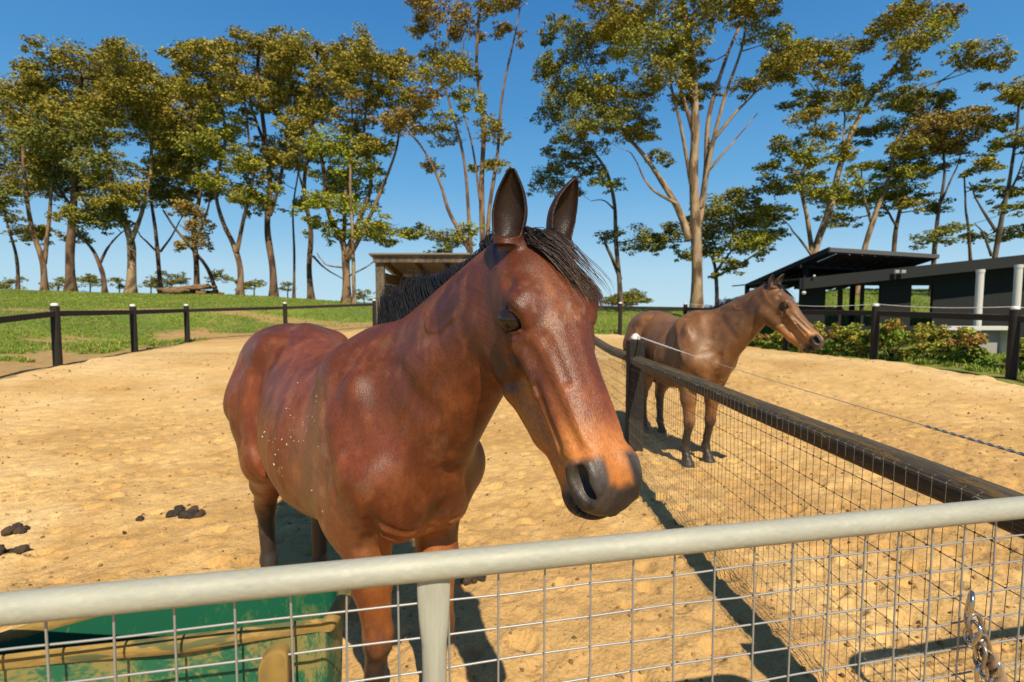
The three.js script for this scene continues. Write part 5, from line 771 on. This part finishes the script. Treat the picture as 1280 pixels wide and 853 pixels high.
tree('gum_tree', 'leaning pale stemmed gum with golden green lower clumps', 33, 'pale', [st(6, 2.4, [1072, 355], [1080, 310], [1094, 265], [1106, 225], [1116, 180], [1140, 140], [1168, 105]), st(3, 1.3, [1090, 280], [1078, 240], [1074, 205])], [[1180, 88, 22, 14], [1195, 100, 14, 10], [1160, 98, 20, 13], [1145, 120, 22, 13, 'dark'], [1170, 125, 16, 10, 'dark'], [1120, 135, 20, 12, 'dark'], [1110, 160, 22, 14, 'dark'], [1130, 170, 20, 13, 'brownish'], [1085, 165, 16, 11, 'dark'], [1105, 195, 20, 12], [1075, 215, 18, 12, 'green'], [1060, 240, 22, 13, 'green'], [1090, 245, 24, 14, 'green'], [1115, 225, 18, 12, 'green'], [1070, 268, 18, 9], [1135, 205, 16, 10]], { dense: 1.25, leaf: .17, group: RG });
tree('gum_tree', 'upright brown gum with drooping foliage above the slatted roof edge', 34, 'brown', [st(5, 2, [1116, 352], [1120, 300], [1128, 255], [1134, 210], [1142, 165]), st(2.5, 1, [1122, 285], [1108, 258], [1100, 235])], [[1150, 150, 22, 14, 'brownish'], [1130, 185, 20, 13, 'brownish'], [1155, 185, 18, 12, 'brownish'], [1120, 215, 20, 12, 'green'], [1140, 235, 22, 13, 'green'], [1105, 260, 14, 8], [1150, 262, 14, 9, 'dark'], [1125, 245, 18, 10, 'green']], { dense: 1.3, leaf: .17, group: RG });
tree('gum_tree', 'feathery gum with several thin trunks behind the dark fascia', 32, 'brown', [st(5, 2, [1166, 356], [1170, 310], [1176, 265], [1184, 220], [1182, 170]), st(3.5, 1.6, [1216, 352], [1208, 310], [1200, 265], [1192, 225]), st(2, .8, [1178, 250], [1195, 210], [1205, 175])], [[1180, 160, 26, 14, 'brownish'], [1205, 155, 20, 13], [1165, 180, 20, 14, 'brownish'], [1195, 180, 24, 14, 'brownish'], [1218, 172, 16, 11], [1180, 205, 20, 12, 'brownish'], [1205, 215, 18, 11], [1160, 235, 18, 10, 'dark'], [1195, 240, 14, 8, 'dark'], [1150, 300, 22, 9, 'dark'], [1175, 288, 16, 7, 'dark']], { dense: 1.2, leaf: .17, group: RG });
tree('gum_tree', 'flat topped gum at the edge with bare lower limbs', 31, 'grey', [st(5.5, 2.2, [1236, 356], [1244, 310], [1250, 265], [1258, 220], [1264, 170], [1266, 130]), st(3, 1.2, [1246, 290], [1228, 255], [1222, 225]), st(3, 1.2, [1252, 258], [1272, 225], [1285, 200]), st(2.5, 1, [1240, 320], [1226, 290], [1215, 280])], [[1258, 122, 24, 10], [1282, 118, 20, 12], [1240, 132, 14, 8], [1270, 142, 18, 9], [1262, 175, 26, 10], [1290, 170, 18, 11], [1238, 185, 16, 8, 'dark'], [1275, 192, 16, 8, 'dark'], [1290, 215, 16, 10], [1270, 240, 18, 9, 'dark'], [1288, 255, 16, 10, 'dark'], [1225, 270, 14, 7, 'dark'], [1255, 290, 14, 7, 'dark'], [1280, 290, 20, 10, 'dark'], [1240, 105, 10, 6]], { dense: 1.4, leaf: .17, group: RG });
// far trees and shrubs that show between the trunks
[[8, 352, 16, 14], [72, 352, 8, 10], [112, 347, 14, 11], [148, 352, 8, 10], [188, 350, 14, 11], [215, 346, 14, 12], [318, 352, 13, 11], [360, 357, 9, 8], [268, 340, 9, 12], [300, 354, 9, 8], [782, 370, 22, 16], [455, 366, 10, 8]].forEach(([x, y, rx, ry], i) => {
  const d = i === 10 ? 52 : 62; tree('far_tree', ['tiny hazy tree seen between the gum trunks on the rise', 'round dark bush beyond the back fence beside the slim dark gum'][i === 10 ? 1 : 0], d, 'grey', [st(1.6, .8, [x, y + ry + 12], [x, y + 4], [x + 2, y - 4])], [[x, y + 5, rx * (.8 + .3 * (i % 3)), ry * .5, 'dark'], [x + rx * .4, y - ry * .1, rx * .55, ry * .45, 'dark'], [x - rx * (.2 + .3 * (i % 2)), y + 2 - ry * .4 * (i % 2), rx * .5, ry * .5, 'dark']], { dense: i === 10 ? 2.4 : .8, leaf: .2, group: i === 10 ? undefined : 'tiny trees beyond the rise', deep: 20 });
});

// ---------- shelter, building, shrubs, logs ----------
const greyTimber = new THREE.MeshStandardMaterial({ color: new THREE.Color(.36, .31, .25), map: woodTex, bumpMap: woodTex, bumpScale: .003, roughness: .85 });
const plyMat = new THREE.MeshStandardMaterial({ color: new THREE.Color(.55, .43, .28), map: woodTex, roughness: .85 });
const roofIron = std(.16, .15, .135, .6), charcoal = std(.0085, .009, .0098, .9), charcoal2 = std(.0105, .011, .012, .9), whitePaint = std(.55, .53, .48, .6);
{
  const d = 11.8, L = at(470, 400, d).x, Rr = at(602, 400, d).x, W = Rr - L, y0 = G((L + Rr) / 2, d) - .02, H = at(480, 320, d).y - y0, D = 2.2;
  const t = thing('horse_shelter', 'open fronted timber field shelter behind the bay horses mane', 'shelter', [L, y0, -d]);
  for (const x of [.1, W - .1]) { mesh('post', boxGeo(.2, H - .16, .12, .008).translate(x, (H - .16) / 2, -.06), greyTimber, t); mesh('post', boxGeo(.14, H - .5, .12, .008).translate(x, (H - .5) / 2, -D), greyTimber, t); }
  for (let k = 0; k < 8; k++) { const h = (H - .34) / 8; mesh('back_board', boxGeo(W - .05, h - .008, .03, .004).translate(W / 2, h * (k + .5), -D + .08), plyMat, t); for (const x of [.06, W - .06]) mesh('side_board', boxGeo(.03, h - .008, D - .2, .004).translate(x, h * (k + .5), -D / 2), plyMat, t); }
  mesh('front_beam', boxGeo(W + .06, .16, .08, .008).translate(W / 2, H - .08, .04), greyTimber, t);
  for (let k = 0; k < 4; k++) mesh('rafter', barBetween([.2 + k * (W - .4) / 3, H - .12, -.02], [.2 + k * (W - .4) / 3, H - .42, -D], .06, .12), greyTimber, t);
  mesh('roof', (() => { const g = boxGeo(W + .2, .045, D + .35, .01); g.rotateX(-.135); g.translate(W / 2, H - .14, -D / 2); return g; })(), roofIron, t);
}
{ // dark stable building
  const d = 18.5, X0 = at(1000, 400, d).x, X1 = X0 + 12.5, y0 = G(X0 + 3, d) - .05, t = thing('stable_building', 'long charcoal stable building with open bays and a skillion roof', 'building', [X0, y0, -d]);
  const px = x => at(x, 400, d).x - X0, hy = y => at(1000, y, d).y - y0, top = x => lerp(hy(350), hy(320), x / px(1280)), sill = hy(408), head = x => hy(357);
  const panel = (xa, xb, ya, yb, n = 'wall_panel', m = charcoal, z = 0, th = .12) => { const s = new THREE.Shape(); s.moveTo(xa, ya); s.lineTo(xb, ya); s.lineTo(xb, typeof yb === 'function' ? yb(xb) : yb); s.lineTo(xa, typeof yb === 'function' ? yb(xa) : yb); s.closePath(); mesh(n, new THREE.ExtrudeGeometry(s, { depth: th, bevelEnabled: false }).translate(0, 0, z - th), m, t); };
  const bays = [[px(1031), px(1100)], [px(1138), px(1165)]], W = X1 - X0; let x = 0;
  for (const [a, b] of bays) { panel(x, a, -.3, top); panel(a, b, -.3, sill); panel(a, b, head(), top); x = b; }
  for (let k = x; k < W - .05; k += 1.2) panel(k + .004, Math.min(W, k + 1.2), -.3, top);
  for (const m of [px(1050), px(1078)]) mesh('mullion', boxGeo(.1, head() - sill, .1).translate(m, (head() + sill) / 2, -.06), charcoal2, t);
  mesh('fascia', (() => { const s = new THREE.Shape(); s.moveTo(-.5, top(-.5) - .02); s.lineTo(W, top(W) - .02); s.lineTo(W, top(W) + .34); s.lineTo(-.5, top(-.5) + .34); s.closePath(); return new THREE.ExtrudeGeometry(s, { depth: .06, bevelEnabled: false }).translate(0, -.3, .75); })(), charcoal2, t);
  mesh('roof', (() => { const s = new THREE.Shape(); s.moveTo(-.5, top(-.5)); s.lineTo(W, top(W)); s.lineTo(W, top(W) + .05); s.lineTo(-.5, top(-.5) + .05); s.closePath(); return new THREE.ExtrudeGeometry(s, { depth: 5.4, bevelEnabled: false }).translate(0, .0, -4.66); })(), charcoal2, t);
  for (const q of [.08, W - .08]) mesh('side_post', boxGeo(.16, top(q) - .02, .16).translate(q, top(q) / 2 - .01, -4.4), charcoal2, t);
  for (const q of [px(1020), px(1115)]) mesh('rear_post', boxGeo(.16, top(q) - .02, .16).translate(q, top(q) / 2 - .01, -4.4), charcoal2, t);
  // lamps under the eave
  for (const [lx, ly, r] of [[1018, 345, .045], [1005, 366, .07]]) { const p = at(lx, ly, 17.6); mesh('lamp', new THREE.LatheGeometry([[.0005, -r], [r * .8, -r * .7], [r, 0], [r * .7, r * .6], [.0005, r * .8]].map(q => new THREE.Vector2(...q)), 14).translate(p.x - X0, p.y - y0, p.z + d), whitePaint, t); mesh('lamp_stem', tubesGeo([[[p.x - X0, p.y - y0 + r * .7, p.z + d, .02], [p.x - X0, top(0) + .1, p.z + d, .02]]], 6), charcoal2, t); }
  for (const lx of [1121, 1129]) { const p = at(lx, 340, 17.55); mesh('floodlight', boxGeo(.16, .12, .1, .02).translate(p.x - X0, p.y - y0, p.z + d), std(.3, .3, .3, .5), t); }
}
const slatMat = new THREE.MeshPhysicalMaterial({ color: new THREE.Color(.75, .66, .48), roughness: 1, transmission: .5, thickness: 0 });
{ // raised slatted roof behind
  const A = at(1037, 313, 19.6), B = at(1168, 321, 22), C = at(936, 357, 25), Dp = C.clone().add(B).sub(A), t = thing('slatted_roof', 'raised verandah roof with pale slatted edge above the charcoal stable', 'roof', [A.x, A.y, A.z]);
  const u = B.clone().sub(A), v = C.clone().sub(A), pt = (s, q, y = 0) => [u.x * s + v.x * q, u.y * s + v.y * q + y, u.z * s + v.z * q];
  const quad = (s0, s1, q0, q1, th, y, n, m) => { const c = [pt(s0, q0, y), pt(s1, q0, y), pt(s1, q1, y), pt(s0, q1, y)], pos = []; c.forEach(p => pos.push(...p)); c.forEach(p => pos.push(p[0], p[1] - th, p[2])); const g = new THREE.BufferGeometry(); g.setAttribute('position', new THREE.Float32BufferAttribute(pos, 3)); g.setIndex([0, 1, 2, 0, 2, 3, 4, 6, 5, 4, 7, 6, 0, 5, 1, 0, 4, 5, 1, 6, 2, 1, 5, 6, 2, 7, 3, 2, 6, 7, 3, 4, 0, 3, 7, 4]); const h = g.toNonIndexed(); h.computeVertexNormals(); mesh(n, h, m, t); };
  quad(-.02, 1.02, .3, 1, .06, .06, 'roof_sheet', charcoal2);
  for (let k = 0; k < 9; k++) { const s = k / 8.4; quad(s, s + .05, 0, 1, .14, 0, 'rafter', charcoal2); if (k < 8) quad(s + .05, s + .119, .02, .3, .02, .03, 'pale_slat', slatMat); }
  quad(-.02, 1.02, -.03, 0, .16, .05, 'edge_beam', std(.09, .085, .078, .6));
  quad(-.02, 1.02, .28, .31, .22, -.02, 'cross_beam', charcoal2); quad(-.035, -.02, -.03, 1.0, .2, .06, 'barge_board', charcoal2);
  for (const [s, q] of [[.05, .3], [.5, .3], [.97, .3], [.05, .95], [.97, .95]]) { const p = pt(s, q); const w = V(p[0] + A.x, 0, p[2] + A.z), gy = G(w.x, -w.z) - .1 - A.y; mesh('roof_post', boxGeo(.16, p[1] - .18 - gy, .16).translate(p[0], (p[1] - .18 + gy) / 2, p[2]), charcoal2, t); }
}
for (const [x, y, l] of [[1226, 337, 'white round column beside the pale bench frame'], [1274, 331, 'white round column standing beyond the bench frame near the fence post']]) {
  const d = 14, p = at(x, y, d), gy = G(p.x, d) - .05, h = p.y - gy, t = thing('white_column', l, 'column', [p.x, gy, p.z]);
  mesh('shaft', new THREE.CylinderGeometry(.088, .088, h - .09, 18).translate(0, (h - .09) / 2, 0), whitePaint, t); mesh('cap', new THREE.CylinderGeometry(.1, .1, .09, 18).translate(0, h - .045, 0), whitePaint, t);
}
{ const d = 13.6, a = at(1176, 408, d), b = at(1262, 408, d), gy = G(b.x, d) - .03, h = a.y - gy, t = thing('bench_frame', 'pale painted bench frame behind the shrubs', 'bench', [a.x, gy, a.z]), W = b.x - a.x; mesh('top_bar', boxGeo(W, .1, .4).translate(W / 2, h - .05, 0), whitePaint, t); mesh('back_panel', boxGeo(W - .3, h - .16, .04).translate(W / 2, (h - .12) / 2, -.12), std(.3, .29, .27, .8), t); for (const x of [.06, W - .06]) mesh('leg', boxGeo(.12, h - .1, .34).translate(x, (h - .1) / 2, 0), whitePaint, t); }
// shrubs along the right-hand fence
[[950, 428, 14, 14, 16.6, 'low green shrub under the brown horses chin'], [976, 428, 17, 18, 15.7, 'low shrub with reddish tips behind the brown horses jaw'], [1002, 425, 13, 20, 14.9, 'narrow reddish shrub beside the brown horses nose'], [1018, 424, 14, 24, 14.2, 'reddish bronze shrub between the horses nose and the open bay'], [1043, 426, 15, 22, 13.6, 'small copper tipped shrub below the open bay'], [1072, 424, 17, 25, 13.1, 'yellow green shrub left of a black fence post'], [1116, 424, 25, 30, 12.4, 'rounded green shrub with copper tips beside a black fence post'], [1163, 432, 27, 30, 11.6, 'rounded leafy shrub in the middle of the shrub row'], [1214, 437, 27, 31, 10.9, 'dense leafy shrub in front of the pale bench frame'], [1281, 450, 20, 34, 10.0, 'leafy shrub partly behind the end fence post']].forEach(([x, y, rx, ry, d, label], i) => {
  const rnd = rng(900 + i), c = at(x, y, d), gy = G(c.x, d) - .03, K = d / FPX, t = thing('leafy_shrub', label, 'shrub', [c.x, gy, c.z], 'shrubs planted along the fence'), out = { pos: [], col: [], idx: [] }, h = c.y - gy, stems = [];
  const tints = [[.15, .24, .03], [.32, .20, .05], [.27, .30, .045], [.12, .20, .03], [.32, .28, .05]];
  for (let k = 0; k < 26; k++) { const a = rnd() * 6.283, q = Math.sqrt(rnd()), v = V(Math.cos(a) * rx * K * q * .62, h + (rnd() * 2 - 1) * ry * K * .85 * Math.sqrt(1 - q * q * .7), Math.sin(a) * rx * K * q * .8); leaves(out, rnd, v, rx * K * .34, ry * K * .28, rx * K * .34, 120, .085, tints[v.y > h + ry * K * .25 ? (rnd() < .4 ? 1 + (i % 2) * 3 : 2) : Math.floor(rnd() * 4) === 1 ? 4 : [0, 2, 3][Math.floor(rnd() * 3)]]); if (k < 12) stems.push([[(rnd() - .5) * .08, 0, (rnd() - .5) * .08, .012], [v.x * .5, v.y * .55, v.z * .5, .008], [v.x, v.y, v.z, .004]]); }
  mesh('stems', tubesGeo(stems, 4), barkMat.grey, t); mesh('foliage', leafGeo(out), leafMat, t);
});
{ // felled logs at the crest, a small tarp
  const d = 38, c = at(235, 372, d), t = thing('log_pile', 'weathered felled logs heaped on the grass under the gums', 'logs', [c.x, G(c.x, d), c.z]), rnd = rng(44);
  for (let k = 0; k < 11; k++) { const L = 1.2 + rnd() * 2.2, r = .13 + .2 * rnd() * rnd(), x = (rnd() - .5) * 2.0, y = r * .8 + (k > 4 ? .3 : 0), z = (k % 4 - 1.5) * .5, tilt = (rnd() - .5) * .5; const p = []; for (let i = 0; i <= 5; i++) p.push([x + (i / 5 - .5) * L, y + (rnd() - .5) * .12 + (i / 5) * Math.abs(tilt), z + (rnd() - .5) * .1 + (i / 5 - .5) * (k % 3 - 1) * .4, r * (1 - .2 * i / 5)]); mesh('log', tubesGeo([p], 10), barkMat.tan, t); }
  const b = at(104, 364, 40), tp = thing('tarp_bundle', 'small crumpled blue tarp bundle at the foot of a gum', 'tarp', [b.x, G(b.x, 40), b.z]), g = new THREE.IcosahedronGeometry(.2, 4), q = g.attributes.position; for (let i = 0; i < q.count; i++) { const k = .6 + .8 * fbm3(q.getX(i) * 5, q.getY(i) * 5, q.getZ(i) * 5, 3); q.setXYZ(i, q.getX(i) * k * 1.6, Math.max(0, q.getY(i)) * k * 1.1, q.getZ(i) * k); } g.computeVertexNormals(); mesh('sheet', g, std(.12, .25, .55, .5), tp);
}

renderer.render(scene, camera);
